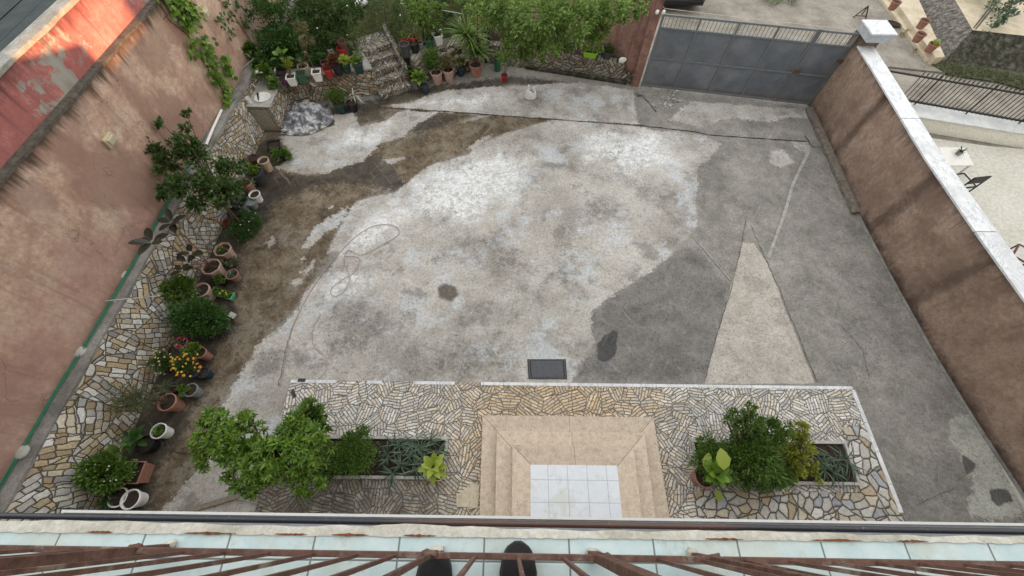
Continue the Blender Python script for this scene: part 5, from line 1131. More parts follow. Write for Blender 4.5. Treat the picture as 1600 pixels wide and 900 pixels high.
def add_plant(t, p, ztop, pl):
    k = pl['k']; lv = Leaves(); mat = LF[pl.get('m', 'mid')]
    if 'at' in pl: x, y, dz = pl['at']; c = P(x, y, ztop+dz)
    else: c = np.array([p[0], p[1], ztop+pl.get('dz', .12)])
    n = pl.get('n', 300)
    if k == 'bush':
        crown(lv, c, pl['r'], n, pl.get('L', .06), pl.get('W', .04), cs=pl.get('cs', .35), shell=pl.get('shell', .3), rich=pl.get('rich', False))
        if 'at' in pl:
            mb = MB(); limbs(mb, (p[0], p[1], ztop-.06), [c+rng.normal(size=3)*np.array(pl['r'] if hasattr(pl['r'], '__len__') else [pl['r']]*3)*.45 for _ in range(6)], .012, .004, .02); mb.build('stem', BARK, t)
    elif k == 'blades': blades(lv, c-np.array([0, 0, pl.get('dz', .12)*.7]), n, pl.get('L', .3), pl.get('W', .02), curl=pl.get('curl', 1.2), spread=pl.get('spread', 1.))
    elif k == 'rosette':
        c0 = np.array([p[0], p[1], ztop-.03]) if 'at' not in pl else c; m_ = n; a = np.arange(m_)*2.4+rnd.uniform(0, 6); el = np.linspace(.25, 1.25, m_)
        st = pl.get('stalk', .1); d = np.stack([np.cos(a)*np.sin(el), np.sin(a)*np.sin(el), np.cos(el)], 1)
        lv.rich(c0+d*st, d, np.tile([[0, 0, 1.]], (m_, 1))+rdir(m_)*.15, pl.get('L', .2)*rng.uniform(.75, 1.1, m_), pl.get('W', .1)*rng.uniform(.8, 1.1, m_), .14, .7)
        mb = MB()
        for q in (c0+d*st): mb.tube([c0, q], .005, 5)
        mb.build('stalk', M('green_stalk', (.06, .12, .03), rough=.6), t)
    elif k == 'whorls':
        m_ = n; cc = c+rdir(m_, .3)*np.array(pl['r'])*rng.uniform(.2, 1, (m_, 1)); rosettes(lv, cc, cc-(c-np.array([0, 0, .15]))+np.array([0, 0, .12]), pl.get('per', 8), pl['L'], pl['W'])
    elif k == 'cane':      # bare stems with tufts at the tips
        mb = MB()
        for (x, y, dz) in pl['tips']:
            q = P(x, y, ztop+dz); limbs(mb, (p[0]+rnd.uniform(-.02, .02), p[1], ztop-.05), [q], .012, .008, .03)
            blades(lv, q, pl.get('n', 26), pl.get('L', .3), pl.get('W', .03), curl=pl.get('curl', .9))
        mb.build('stem', BARK, t)
    lv.build('foliage', mat, t)
    for f in pl.get('fl', ()):
        m_, cnt, r_ = f
        rr = np.array(pl['r'] if hasattr(pl.get('r', .1), '__len__') else [pl.get('r', .1)]*3)
        for u_ in rdir(cnt, .9): flower(t, c+u_*rr*rnd.uniform(.85, 1.05), r_, m_)

# left row, from the sink to the house
pot(427, 226, .20, .30, 'square', 'black', 'large black square tub at the foot of the sink counter', rot=.3)
pot(440, 244, .10, .14, 'round', 'black', 'low leafy green plant beside the black square tub', plant=dict(k='bush', r=(.30, .26, .16), n=500, L=.07, W=.045, m='mid', dz=.06))
pot(394, 246, .145, .28, 'round', 'brown', 'brown round pot of bare soil against the stone wall')
pot(410.5, 250, .155, .34, 'round', 'cream', 'cream clay pot of bare soil beside the brown pot')
pot(396, 268, .23, .38, 'round', 'char', 'big charcoal round pot with a small yellow green seedling', plant=dict(k='bush', r=(.2, .18, .12), n=200, L=.07, W=.045, m='bright', dz=.08))
pot(383, 285, .17, .32, 'round', 'terra', 'terracotta pot half hidden under the leafy tree by the charcoal pot')
pot(397, 303, .15, .25, 'round', 'white', 'white round pot under the leafy tree')
pot(391, 315, .15, .20, 'round', 'grey', 'low grey bucket under the leafy tree', soil=False)
pot(376, 318, .14, .26, 'round', 'grey', 'grey pot of pale sage leaves under the leafy tree', plant=dict(k='bush', r=(.22, .18, .16), n=260, L=.08, W=.05, m='blue', dz=.12))
pot(365, 331, .18, .28, 'round', 'black', 'black round pot of soil below the leafy tree')
pot(352, 346, .08, .16, 'round', 'red', 'small red pot against the stone wall behind the green bush')
t = thing('shrub', tuple(P(385, 360)), 'low feathery green bush growing around two thin stakes on the brown concrete', 'shrub'); lv = Leaves(); crown(lv, P(384, 352, .18), (.48, .42, .24), 2200, .055, .022, shell=.2); lv.build('foliage', LF['deep'], t)
MB().tube([P(370, 350, .0), P(352, 325, .7)], .012, 6).build('stake', wood, t)
for f in range(6): q = P(384+rnd.gauss(0, 14), 350+rnd.gauss(0, 10), .4); flower(t, q, .022, 'white')
pot(347, 389, .215, .34, 'oct', 'pink', 'octagonal pink clay pot sprinkled with tiny yellow flowers', plant=dict(k='bush', r=(.15, .14, .05), n=160, L=.035, W=.02, m='mid', dz=.0, fl=[('yellow', 5, .018)]))
pot(329, 416, .235, .36, 'oct', 'pink', 'octagonal pink clay pot holding the rubber plant', name='potted_plant', plant=[dict(k='rosette', n=3, L=.1, W=.05, m='dark', stalk=.03)])
# rubber plant heads
t = thing('rubber_plant', tuple(P(329, 416, .30)), 'leggy rubber plant with dark glossy leaves leaning over the stone wall', 'plant')
mb = MB(); base = P(329, 416, .30); lv = Leaves()
for (x, y, z, n_, L_) in ((238, 378, 1.75, 6, .30), (268, 348, 1.65, 6, .27), (292, 410, .95, 4, .24), (300, 395, 1.2, 3, .24), (286, 423, .9, 3, .22)):
    q = P(x, y, z); pts = smooth_path([base+rng.normal(size=3)*.02*np.array([1, 1, 0]), base*.6+q*.4+np.array([.05, 0, .06]), q], 5); mb.tube(pts, .010, 6)
    a = np.arange(n_)*2.4+rnd.uniform(0, 6); el = np.linspace(.95, 1.45, n_); d = np.stack([np.cos(a)*np.sin(el), np.sin(a)*np.sin(el), np.cos(el)], 1)
    lv.rich(q+d*.04, d, np.tile([[0, 0, 1.]], (n_, 1)), L_*rng.uniform(.85, 1.1, n_), L_*.52*rng.uniform(.9, 1.1, n_), .10, .35, prof=((0, .12), (.12, .6), (.35, 1.), (.65, .95), (.88, .5), (1., .05)))
mb.build('stem', M('rubber_stem', (.20, .09, .06), rough=.7), t); lv.build('foliage', LF['rubber'], t)
pot(362, 428, .15, .20, 'round', 'terra', 'small terracotta pot of grey green succulents', plant=dict(k='rosette', n=22, L=.09, W=.035, m='blue', stalk=.02))
pot(344, 437, .13, .16, 'round', 'black', 'small black pot of creeping leaves between the clay pots', plant=dict(k='bush', r=(.18, .16, .10), n=170, L=.05, W=.04, m='mid', dz=.05))
pot(357, 408, .12, .14, 'round', 'char', 'small grey leafed plant squeezed between the two octagonal pots', plant=dict(k='bush', r=(.24, .15, .13), n=220, L=.07, W=.03, m='grey', dz=.06))
pot(313, 453, .20, .34, 'round', 'pink', 'round clay pot with a bright geranium leaning to the stone wall', plant=dict(k='bush', at=(280, 452, .18), r=(.36, .34, .22), n=1100, L=.065, W=.06, m='mid'))
# rectangular planters
def trough(px, py, L_, W_, h, rot, mat, lb, z=0., plant=None, fl=()):
    p = P(px, py, z+h); t = thing('trough_planter', (p[0], p[1], z), lb, 'planter', 'plant pots round the yard')
    def Q(x, y): return (p[0]+x*cos(rot)-y*sin(rot), p[1]+x*sin(rot)+y*cos(rot))
    def rc(k): return [Q(-L_/2*k, -W_/2*k), Q(L_/2*k, -W_/2*k), Q(L_/2*k, W_/2*k), Q(-L_/2*k, W_/2*k)]
    mb = MB(); V = []
    for k, zz in ((.82, 0), (.96, h*.9), (1.03, h*.9), (1.03, h), (.92, h), (.90, h*.8)): V += [(*q, z+zz) for q in rc(k)]
    mb.add(V, [(3, 2, 1, 0)]+[(i*4+k, i*4+(k+1) % 4, i*4+4+(k+1) % 4, i*4+4+k) for i in range(5) for k in range(4)]+[(20, 21, 22, 23)]).build('trough', POTM[mat], t, bevel=.003)
    MB().add([(*q, z+h*.82) for q in rc(.9)], [(0, 1, 2, 3)]).build('soil', SOIL, t)
    if plant:
        lv = Leaves(); c = np.array([p[0], p[1], z+h+plant.get('dz', .03)]); m_ = plant['n']
        q = rng.uniform(-.45, .45, (m_, 2))*np.array([L_, W_]); pp = np.stack([p[0]+q[:, 0]*cos(rot)-q[:, 1]*sin(rot), p[1]+q[:, 0]*sin(rot)+q[:, 1]*cos(rot), np.full(m_, z+h)+rng.uniform(-.02, plant.get('H', .08), m_)], 1)
        lv.simple(pp, rdir(m_, .5), rdir(m_)*.5+np.array([0, 0, 1.]), plant.get('L', .06)*rng.uniform(.6, 1.2, m_), plant.get('W', .03)*rng.uniform(.7, 1.2, m_)); lv.build('foliage', LF[plant['m']], t)
    for (m_, cnt, r_) in fl:
        for _ in range(cnt): q = Q(rnd.uniform(-.1, .35)*L_, rnd.uniform(-.3, .3)*W_); flower(t, (*q, z+h+.05), r_, m_)
    return t
trough(347, 458, .52, .17, .15, -.28, 'lgreen', 'mint green trough planter with yellow pansies beside the big bush', plant=dict(n=260, m='mid', L=.05, W=.03), fl=[('yellow', 4, .035)])
pot(318, 500, .25, .30, 'round', 'char', 'big dense dark green bush bulging over the edge of the brown concrete', plant=[dict(k='bush', at=(313, 497, .12), r=(.62, .46, .36), n=5200, L=.062, W=.035, m='deep', shell=.45, cs=.3)])
pot(282, 535, .14, .30, 'round', 'rose', 'small pinkish pot with a red bloom above the marigolds', plant=dict(k='bush', r=(.10, .09, .06), n=120, L=.05, W=.03, m='mid', dz=.02, fl=[('pink', 4, .045), ('red', 3, .04)]))
pot(312, 551, .13, .28, 'round', 'terra', 'terracotta pot with a bright leafy herb above the orange marigolds', plant=dict(k='bush', at=(301, 544, .1), r=(.16, .14, .12), n=420, L=.05, W=.035, m='bright'))
pot(262, 572, .15, .25, 'round', 'navy', 'dark potted bush dotted with pale yellow flowers next to the stone wall', plant=dict(k='bush', at=(254, 565, .1), r=(.27, .27, .17), n=1300, L=.04, W=.018, m='dark', fl=[('pale', 16, .024), ('yellow', 5, .026)]))
pot(300, 578, .18, .27, 'round', 'navy', 'dark potted marigold bush covered in orange and yellow blooms', plant=dict(k='bush', at=(291, 569, .1), r=(.30, .26, .18), n=1500, L=.04, W=.018, m='dark', fl=[('orange', 16, .038), ('yellow', 18, .028)]))
pot(317, 582, .12, .22, 'round', 'navy', 'small dark blue pot of bare soil right of the marigolds')
pot(268, 606, .12, .22, 'round', 'purple', 'purple pot with a narrow leafed spider plant', plant=dict(k='blades', at=(256, 604, .08), n=46, L=.26, W=.014, m='grey', curl=1.4))
pot(297, 609, .145, .25, 'round', 'grey', 'grey pot of small round leaves below the marigolds', plant=dict(k='bush', at=(287, 608, .03), r=(.15, .16, .10), n=420, L=.04, W=.035, m='mid'))
pot(260, 628, .185, .34, 'round', 'terra', 'terracotta pot with a thin wispy shrub leaning left', plant=dict(k='bush', at=(210, 624, .42), r=(.46, .36, .22), n=2400, L=.05, W=.011, m='grey', cs=.4, shell=.1))
pot(247, 673, .155, .26, 'round', 'white', 'white oval pot of rosette succulents at the edge of the yard', plant=dict(k='rosette', n=30, L=.08, W=.045, m='mid', stalk=.04))
pot(225, 694, .17, .25, 'round', 'black', 'black pot of broad dark leaves between the white pot and the bright bush', plant=[dict(k='rosette', at=(212, 687, .10), n=12, L=.24, W=.12, m='deep', stalk=.05), dict(k='rosette', at=(190, 708, .06), n=5, L=.24, W=.11, m='mid', stalk=.05)])
trough(203, 738, .40, .36, .30, .0, 'terra', 'square ribbed terracotta planter with a rounded bright green bush', plant=None)
t = thing('shrub', tuple(P(170, 742, .3)), 'rounded fresh green bush with tiny white buds in front of the square terracotta planter', 'shrub'); lv = Leaves(); crown(lv, P(163, 738, .50), (.46, .34, .24), 3600, .055, .038, shell=.45, cs=.3); lv.build('foliage', LF['mid'], t)
for i in range(7): flower(t, P(163+rnd.uniform(-32, 32), 738+rnd.uniform(-20, 18), .72), .016, 'white')
pot(203, 780, .175, .26, 'round', 'white', 'white round pot of bare soil nearest the house wall')
pot(183, 777, .175, .24, 'round', 'white', 'white pot of dark trailing leaves beside the bare white pot', plant=dict(k='bush', at=(176, 777, -.02), r=(.18, .16, .08), n=260, L=.07, W=.03, m='dark'))
pot(252, 612, .05, .1, 'round', 'black', 'tiny black pot half hidden under the spider plant')

# pots on the garden wall
def G(x, y): return (380+x/5.625, 60+y/5.625)
g_ = lambda x, y: G(x, y)
pot(*G(238, 272), .14, .24, 'square', 'white', 'leftmost white square pot on the garden wall, nearly empty', z=GZ, rot=.2)
pot(*G(330, 295), .15, .22, 'square', 'black', 'black square crate behind the plum pot on the garden wall', z=GZ, rot=.2)
pot(*G(348, 345), .11, .20, 'round', 'purple', 'plum round empty pot between two white square pots', z=GZ)
pot(*G(412, 328), .145, .25, 'square', 'white', 'white square pot with a tall thick yellow green stem', z=GZ, rot=.2, plant=[dict(k='bush', at=(450, 103, .15), r=(.10, .12, .16), n=120, L=.12, W=.03, m='yellow'), dict(k='rosette', at=(441, 92, .45), n=9, L=.22, W=.13, m='mid', stalk=.12)])
pot(*G(500, 303), .145, .24, 'square', 'green', 'green square pot on the garden wall, empty', z=GZ, rot=.25)
pot(*G(520, 238), .17, .24, 'round', 'cream', 'cream clay pot with a spiky grass behind the green square pot', z=GZ, plant=dict(k='blades', n=50, L=.28, W=.012, m='grey'))
p = P(486, 113, GZ+.12); tag(MB().lathe((p[0], p[1], GZ+.01), [(.05, 0), (.055, .02), (.055, .17), (.03, .2), (.025, .24)], 12).build('bottle', POTM['grey'], smooth=True, loc=(p[0], p[1], GZ)), 'small grey bottle standing between pots on the garden wall', 'bottle')
pot(*G(637, 285), .145, .26, 'square', 'white', 'white square pot with a tall bare cane beside the red pot', z=GZ, rot=.2, plant=dict(k='cane', tips=[(478, 84, .55), (472, 60, .9)], n=10, L=.10, W=.02, m='straw'))
pot(*G(712, 205), .13, .20, 'round', 'rose', 'pink round pot with drooping leaves behind the red pot', z=GZ, plant=dict(k='bush', r=(.2, .18, .12), n=200, L=.08, W=.03, m='dark', dz=.08))
pot(*G(735, 262), .15, .24, 'round', 'red', 'glossy red round pot with reddish leaves on the garden wall', z=GZ, plant=dict(k='bush', r=(.14, .13, .07), n=140, L=.06, W=.03, m='red', dz=.02))
pot(*G(815, 235), .16, .26, 'round', 'black', 'black round pot with a dusky red leafed plant on the garden wall', z=GZ, plant=dict(k='bush', r=(.22, .2, .16), n=260, L=.10, W=.05, m='red', dz=.12))
pot(*G(890, 222), .165, .24, 'round', 'dgreen', 'dark green bowl of lettuce bright leaves on the garden wall', z=GZ, plant=dict(k='bush', r=(.17, .15, .11), n=170, L=.10, W=.06, m='lime', dz=.07))
pot(*G(1002, 212), .165, .28, 'square', 'dgreen', 'dark square pot at the right end of the garden wall beside the steps', z=GZ, rot=.2, plant=dict(k='bush', r=(.17, .14, .12), n=130, L=.07, W=.06, m='bright', dz=.10))
pot(533, 74, .15, .45, 'round', 'red', 'tall dark red pot standing in the garden behind the lettuce bowl', z=GZ-.04, soil=True)
pot(533, 64, .13, .62, 'round', 'brown', 'upturned brown pot in the garden behind the tall red pot', z=GZ-.04, soil=False)
pot(514, 74, .12, .30, 'round', 'white', 'white ringed pot in the garden left of the tall red pot', z=GZ-.04)
pot(529, 161, .19, .30, 'round', 'dgreen', 'dark green pot of small mixed leaves on the ground before the garden wall', plant=dict(k='bush', at=(526, 150, .10), r=(.34, .25, .2), n=1100, L=.05, W=.035, m='mid'))
pot(549, 160, .18, .26, 'round', 'black', 'black pot with a withered white spider plant at the foot of the garden wall', plant=dict(k='blades', at=(551, 146, .1), n=16, L=.42, W=.05, m='pale', curl=1.5))

# right of the steps
def T(x, y): return (540+x/6.43, 20+y/6.43)
pot(*T(585, 312), .16, .34, 'round', 'char', 'grey black cylinder pot at the corner of the wall right of the steps', z=GZ-.02, tap=.9)
pot(*T(685, 300), .15, .28, 'round', 'black', 'black round pot under the bright red pot', z=GZ-.02)
pot(*T(680, 232), .16, .24, 'round', 'red', 'bright red pot with strappy leaves behind the black pots', z=GZ+.1, plant=dict(k='blades', n=24, L=.35, W=.02, m='mid'))
pot(*T(588, 262), .10, .18, 'round', 'red', 'small red pot with a pale sprout left of the bright red pot', z=GZ+.1, plant=dict(k='bush', r=(.08, .08, .12), n=60, L=.07, W=.04, m='bright', dz=.1))
pot(*T(748, 292), .10, .22, 'round', 'grey', 'slim grey pot between the black and green pots', z=GZ-.02)
pot(*T(838, 262), .14, .24, 'square', 'green', 'green square pot next to the white pot right of the steps', z=GZ, plant=dict(k='bush', r=(.14, .12, .10), n=130, L=.06, W=.04, m='mid', dz=.06))
pot(*T(918, 212), .155, .30, 'square', 'white', 'white tapered square pot with white blooms right of the steps', z=GZ, rot=.5, plant=dict(k='bush', r=(.18, .15, .14), n=240, L=.06, W=.04, m='mid', dz=.12, fl=[('white', 4, .045)]))
pot(663, 133, .14, .24, 'round', 'navy', 'dark pot of broad glossy leaves at the foot of the garden steps', plant=[dict(k='rosette', at=(655, 124, .04), n=26, L=.22, W=.13, m='bright', stalk=.10, fl=[('white', 1, .05)]), dict(k='rosette', at=(648, 112, .14), n=12, L=.2, W=.12, m='mid', stalk=.08)])
pot(681, 112, .215, .36, 'hex', 'pink', 'six sided pink clay pot with a branching shrub', plant=dict(k='bush', at=(674, 92, .35), r=(.32, .26, .36), n=900, L=.06, W=.035, m='mid', shell=.1))
pot(700, 108, .20, .36, 'round', 'pink', 'pinkish round pot with reddish green leaves beside the six sided pot', plant=dict(k='bush', at=(698, 97, .2), r=(.24, .2, .24), n=600, L=.06, W=.03, m='straw'))
pot(719, 104, .15, .28, 'round', 'navy', 'dark blue pot of yellow green leaves between the clay pots', plant=dict(k='bush', at=(716, 95, .1), r=(.2, .18, .16), n=360, L=.08, W=.04, m='yellow'))
pot(743, 100, .22, .36, 'round', 'terra', 'round terracotta pot on a saucer holding two big spiky heads', plant=None)
t = thing('yucca', tuple(P(743, 100, .36)), 'spiky plant with two big rosettes of sword leaves in the round terracotta pot', 'plant')
mb = MB(); lv = Leaves()
for (x, y, z, n_, L_) in ((731, 58, 1.25, 95, .78), (747, 84, .72, 80, .60), (737, 72, 1.0, 40, .6)):
    q = P(x, y, z); limbs(mb, P(743, 100, .3), [q], .03, .02, .03); blades(lv, q, n_, L_, .042, curl=.85, spread=.98)
mb.build('stem', BARK, t); lv.build('foliage', LF['tree'], t)
pot(788, 117, .12, .20, 'round', 'red', 'small red pot with a thin dry plant on the wet concrete', plant=dict(k='cane', tips=[(786, 108, .25), (792, 106, .22), (789, 102, .35)], n=7, L=.12, W=.02, m='straw'))
pot(777, 88, .13, .45, 'round', 'green', 'narrow green bin in the shade left of the tree bed', tap=.9)
pot(745, 22, .17, .28, 'round', 'red', 'red pot standing high behind the spiky plant', z=GZ+.2, plant=dict(k='bush', at=(742, 12, .15), r=(.3, .3, .3), n=500, L=.08, W=.04, m='mid'))
p = P(718, 30, GZ+.2); tag(MB().lathe((p[0], p[1], GZ), [(.05, 0), (.055, .05), (.05, .25), (.02, .32), (.02, .36)], 12).build('bottle', m_white, smooth=True, loc=(p[0], p[1], GZ)), 'white plastic bottle standing among the plants behind the spiky heads', 'bottle')
trough(898, 74, .50, .22, .16, -.2, 'purple', 'purple trough planter on the tree bed wall', z=.62)
trough(923, 80, .44, .20, .17, -.2, 'lime', 'lime green trough planter on the tree bed wall', z=.62, plant=dict(n=120, m='bright', L=.06, W=.03))
pot(950, 78, .20, .22, 'round', 'char', 'dark pot of dense dark leaves at the gate end of the tree bed', z=.62, plant=dict(k='bush', r=(.24, .22, .14), n=420, L=.05, W=.03, m='dark', dz=.06))
p = P(776, 30, GZ); 
# street pots
for (x, y, m_, lb, pl) in ((1447, 31, 'terra', 'uppermost clay pot with a pale rim on the cream kerb across the lane', None), (1441, 52, 'terra', 'middle reddish clay pot on the cream kerb across the lane', None),
                           (1461, 68, 'terra', 'clay pot with a yellow green cushion at the low end of the cream kerb', dict(k='bush', r=(.16, .15, .06), n=520, L=.03, W=.02, m='lime', dz=.03)), (1402, 2, 'terra', 'orange clay pot at the top edge of the picture on the cream kerb', None)):
    pot(x, y, .175, .26, 'round', 'brick', lb, z=.26, plant=pl)
for i, (x, y) in enumerate(((1418, 21), (1428, 35), (1415, 50), (1431, 80), (1410, 55))):
    t = thing('weed', tuple(P(x, y, .1)), ('uppermost small dry weed tuft on the cream kerb', 'second weed tuft from the top on the cream kerb', 'weed tuft beside the dark basket on the cream kerb', 'lowest weed tuft on the cream kerb', 'weed tuft at the outer edge of the cream kerb')[i], 'weed', 'weeds on the cream kerb'); lv = Leaves(); crown(lv, P(x, y, .14), (.12, .10, .07), 90, .05, .02); lv.build('foliage', LF['straw'], t)
t = thing('agave', tuple(P(1540, 2, zs)), 'pale green sword leaved agave on the upper terrace', 'plant'); lv = Leaves(); blades(lv, P(1535, -14, zs+.2), 60, 1.0, .09, curl=.5); lv.build('foliage', LF['yellow'], t)
t = thing('shrub', tuple(P(1560, 30, zs)), 'open bluish green shrub on the upper terrace by the right edge', 'shrub'); lv = Leaves()
for (x, y, r_) in ((1565, 8, .5), (1590, 12, .5), (1556, 32, .3), (1572, 25, .25), (1548, 42, .2)): crown(lv, P(x, y, zs+.3), (r_, r_*.7, .25), int(600*r_), .09, .05)
lv.build('foliage', LF['blue'], t)
t = thing('terrace_railing', tuple(P(1530, 40, zs)), 'thin dark metal handrail on the upper terrace', 'railing')
MB().tube([P(1521, 44, zs), P(1560, -5, zs+.1)], .02, 6).tube([P(1524, 46, zs), P(1566, -5, zs+.1)], .02, 6).build('rail', m_iron, t)
t = thing('grass_tuft', tuple(P(1225, 0)), 'tuft of weeds at the street edge above the gate', 'grass'); lv = Leaves(); crown(lv, P(1222, -8, .15), (.9, .5, .25), 900, .10, .03); lv.build('foliage', LF['mid'], t)
# grass strip along the lane under the mossy wall
lv = Leaves(); a, b = P(1470, 102), P(1640, 130); m_ = 1500; s_ = rng.uniform(0, 1, m_)[:, None]; pp = a+(b-a)*s_+rng.normal(size=(m_, 3))*np.array([.15, .22, 0])-np.array([.1, .15, 0]); pp[:, 2] = 0
lv.simple(pp, rdir(m_, 1.2), rdir(m_), .13*rng.uniform(.4, 1.2, m_), .03*rng.uniform(.6, 1.2, m_)); o = lv.build('lane_grass', LF['grey']); tag(o, 'weedy grass along the foot of the mossy lane wall', 'grass', kind='stuff')

# ------------------------------------------------------------------ bed plants beside the entrance
def shrub(name, base, lb, parts, mat, cat='shrub', trunk=None, group=None):
    t = thing(name, tuple(base), lb, cat, group); lv = Leaves(); tips = []
    for (c, r, n, L_, W_, kw) in parts:
        tips += list(crown(lv, c, r, n, L_, W_, **kw)[:5])
    lv.build('foliage' if name != 'tree' else 'crown', LF[mat], t)
    if trunk:
        mb = MB(); b = np.array(base, float)
        if len(trunk) == 2:
            top = np.array(trunk[1]); pts = smooth_path([b, b*.5+top*.5+rng.normal(size=3)*.04, top], 5); mb.tube(pts, list(np.linspace(trunk[0], trunk[0]*.65, len(pts))), 8); limbs(mb, top, tips, trunk[0]*.5, .008, .08)
        mb.build('trunk' if name == 'tree' else 'stem', BARK, t)
    return t
def citrus(base, lb, blobs, mat, trunkr):
    t = thing('tree', tuple(base), lb, 'tree'); lv = Leaves(); cc = []; dd = []
    for (x, y, z, rx_, rz_, n_) in blobs:
        n_ = int(n_*1.9); c = P(x, y, z); u_ = rdir(n_, .5); rr = rng.uniform(.45, 1., n_)[:, None]; q = c+u_*rr*np.array([rx_, rx_, rz_]); cc.append(q); dd.append(u_*.8+np.array([0, 0, .6])+rdir(n_)*.3)
    cc = np.concatenate(cc); dd = np.concatenate(dd); rosettes(lv, cc, dd, 9, .118, .030, curl=.6, fold=.2); lv.build('crown', LF[mat], t)
    mb = MB(); b = np.array(base, float); top = b+np.array([0, 0, .7]); mb.tube([b, top], [trunkr, trunkr*.8], 8); limbs(mb, top, cc[::9], trunkr*.5, .006, .06); mb.build('trunk', BARK, t)
bz = TZ+.05
citrus(P(455, 735, bz), 'bright green citrus tree left of the entrance with glossy pointed leaves', [(345, 690, 1.45, .45, .3, 70), (395, 735, 1.35, .42, .3, 62), (440, 715, 1.5, .42, .32, 64), (480, 700, 1.45, .36, .28, 44), (395, 690, 1.2, .3, .2, 22), (330, 655, 1.5, .16, .14, 12), (465, 665, 1.5, .25, .2, 26), (385, 655, 1.5, .12, .12, 8), (485, 745, 1.2, .28, .22, 26)], 'bright', .045)
t = shrub('shrub', P(492, 690, bz), 'slender mid green shoot rising behind the citrus tree', [(P(488, 655, 1.2), (.22, .2, .22), 320, .10, .055, {}), (P(482, 634, 1.5), (.10, .1, .14), 90, .08, .05, {}), (P(503, 665, 1.0), (.14, .14, .14), 140, .10, .055, {})], 'mid', trunk=(.02, P(488, 660, 1.1)))
shrub('shrub', P(540, 715, bz), 'small leaved yellowish green bush in the middle of the left bed', [(P(548, 712, .55), (.50, .42, .32), 4600, .040, .024, dict(shell=.35)), (P(555, 690, .6), (.3, .24, .2), 1000, .040, .024, {}), (P(568, 672, .6), (.14, .08, .12), 160, .04, .02, {})], 'mid', trunk=(.02, P(545, 715, .4)))
shrub('shrub', P(515, 725, bz), 'finely leaved dull green bush beside the citrus trunk', [(P(512, 728, .35), (.34, .26, .18), 1900, .03, .018, {})], 'dark')
t = thing('strap_leaf_plants', tuple(P(640, 715, bz)), 'patch of blue green strap leaved plants filling the left bed', 'plant'); lv = Leaves()
for (x, y) in ((607, 722), (618, 700), (628, 728), (640, 708), (652, 726), (612, 740), (660, 704), (670, 722), (682, 700), (645, 690), (602, 705), (630, 694), (676, 690), (656, 738)):
    blades(lv, P(x+rnd.uniform(-6, 6), y+rnd.uniform(-5, 5), bz+.10), 15, .32, .022, curl=rnd.uniform(1.1, 1.9), tilt=(rnd.uniform(-.4, .4), rnd.uniform(-.4, .4)))
lv.build('foliage', LF['blue'], t)
pot(681, 736, .20, .26, 'hex', 'cream', 'cream six sided pot with lime green leaves at the right end of the left bed', z=TZ+.1, plant=dict(k='rosette', at=(678, 730, .0), n=14, L=.24, W=.13, m='lime', stalk=.06))
shrub('shrub', P(1160, 720, bz), 'dense dark green bush with fine pointed leaves in the right bed', [(P(1125, 722, .5), (.46, .45, .34), 3000, .075, .022, dict(shell=.3, cs=.28)), (P(1105, 700, .45), (.22, .3, .2), 700, .07, .022, {}), (P(1180, 705, .75), (.58, .5, .40), 3800, .078, .023, dict(shell=.3, cs=.26)), (P(1165, 660, 1.0), (.36, .22, .25), 900, .078, .022, {}), (P(1170, 638, 1.35), (.09, .09, .20), 170, .07, .02, {}), (P(1140, 655, 1.1), (.08, .08, .16), 120, .07, .02, {}), (P(1215, 672, .95), (.34, .2, .18), 700, .078, .022, {}), (P(1195, 745, .4), (.62, .24, .22), 1700, .072, .022, {})], 'mid', trunk=(.03, P(1165, 710, .5)))
shrub('shrub', P(1245, 722, bz), 'yellow green leaved shrub rising between the dark bush and the right end', [(P(1245, 700, .6), (.30, .3, .25), 520, .075, .045, {}), (P(1250, 672, .85), (.13, .14, .18), 170, .07, .042, {}), (P(1235, 728, .4), (.34, .22, .18), 420, .075, .045, {}), (P(1275, 738, .3), (.2, .2, .12), 170, .075, .045, {})], 'yellow', trunk=(.015, P(1246, 705, .5)))
t = thing('strap_leaf_plants', tuple(P(1300, 725, bz)), 'patch of drooping strap leaved plants at the right end of the right bed', 'plant'); lv = Leaves()
for (x, y) in ((1280, 722), (1294, 712), (1308, 724), (1320, 718), (1300, 738), (1287, 735), (1326, 728), (1270, 712)):
    blades(lv, P(x, y, bz+.12), 15, .36, .020, curl=rnd.uniform(1.1, 1.9), tilt=(rnd.uniform(-.4, .4), rnd.uniform(-.4, .4)))
lv.build('foliage', LF['blue'], t)
pot(1102, 745, .20, .32, 'round', 'terra', 'terracotta pot with big ribbed leaves at the left corner of the right bed', z=TZ, plant=[dict(k='rosette', at=(1118, 742, .36), n=14, L=.22, W=.15, m='bright', stalk=.07)])
t = thing('big_leaf', tuple(P(1106, 740, .3)), 'single large pale ribbed leaf standing over the terracotta pot', 'leaf'); lv = Leaves()
q = P(1128, 722, .98); lv.rich(np.array([q-np.array([.0, .12, 0])]), np.array([[.02, 1., .35]]), np.array([[0, -.3, 1.]]), np.array([.34]), np.array([.25]), .12, .3)
q = P(1103, 735, .70); lv.rich(np.array([q]), np.array([[.25, 1., .4]]), np.array([[-.5, -.3, 1.]]), np.array([.30]), np.array([.16]), .12, .4)
q = P(1120, 764, .3); lv.rich(np.array([q]), np.array([[.1, -1., .1]]), np.array([[0, .3, 1.]]), np.array([.22]), np.array([.14]), .12, .6)
lv.build('foliage', LF['lime'], t)

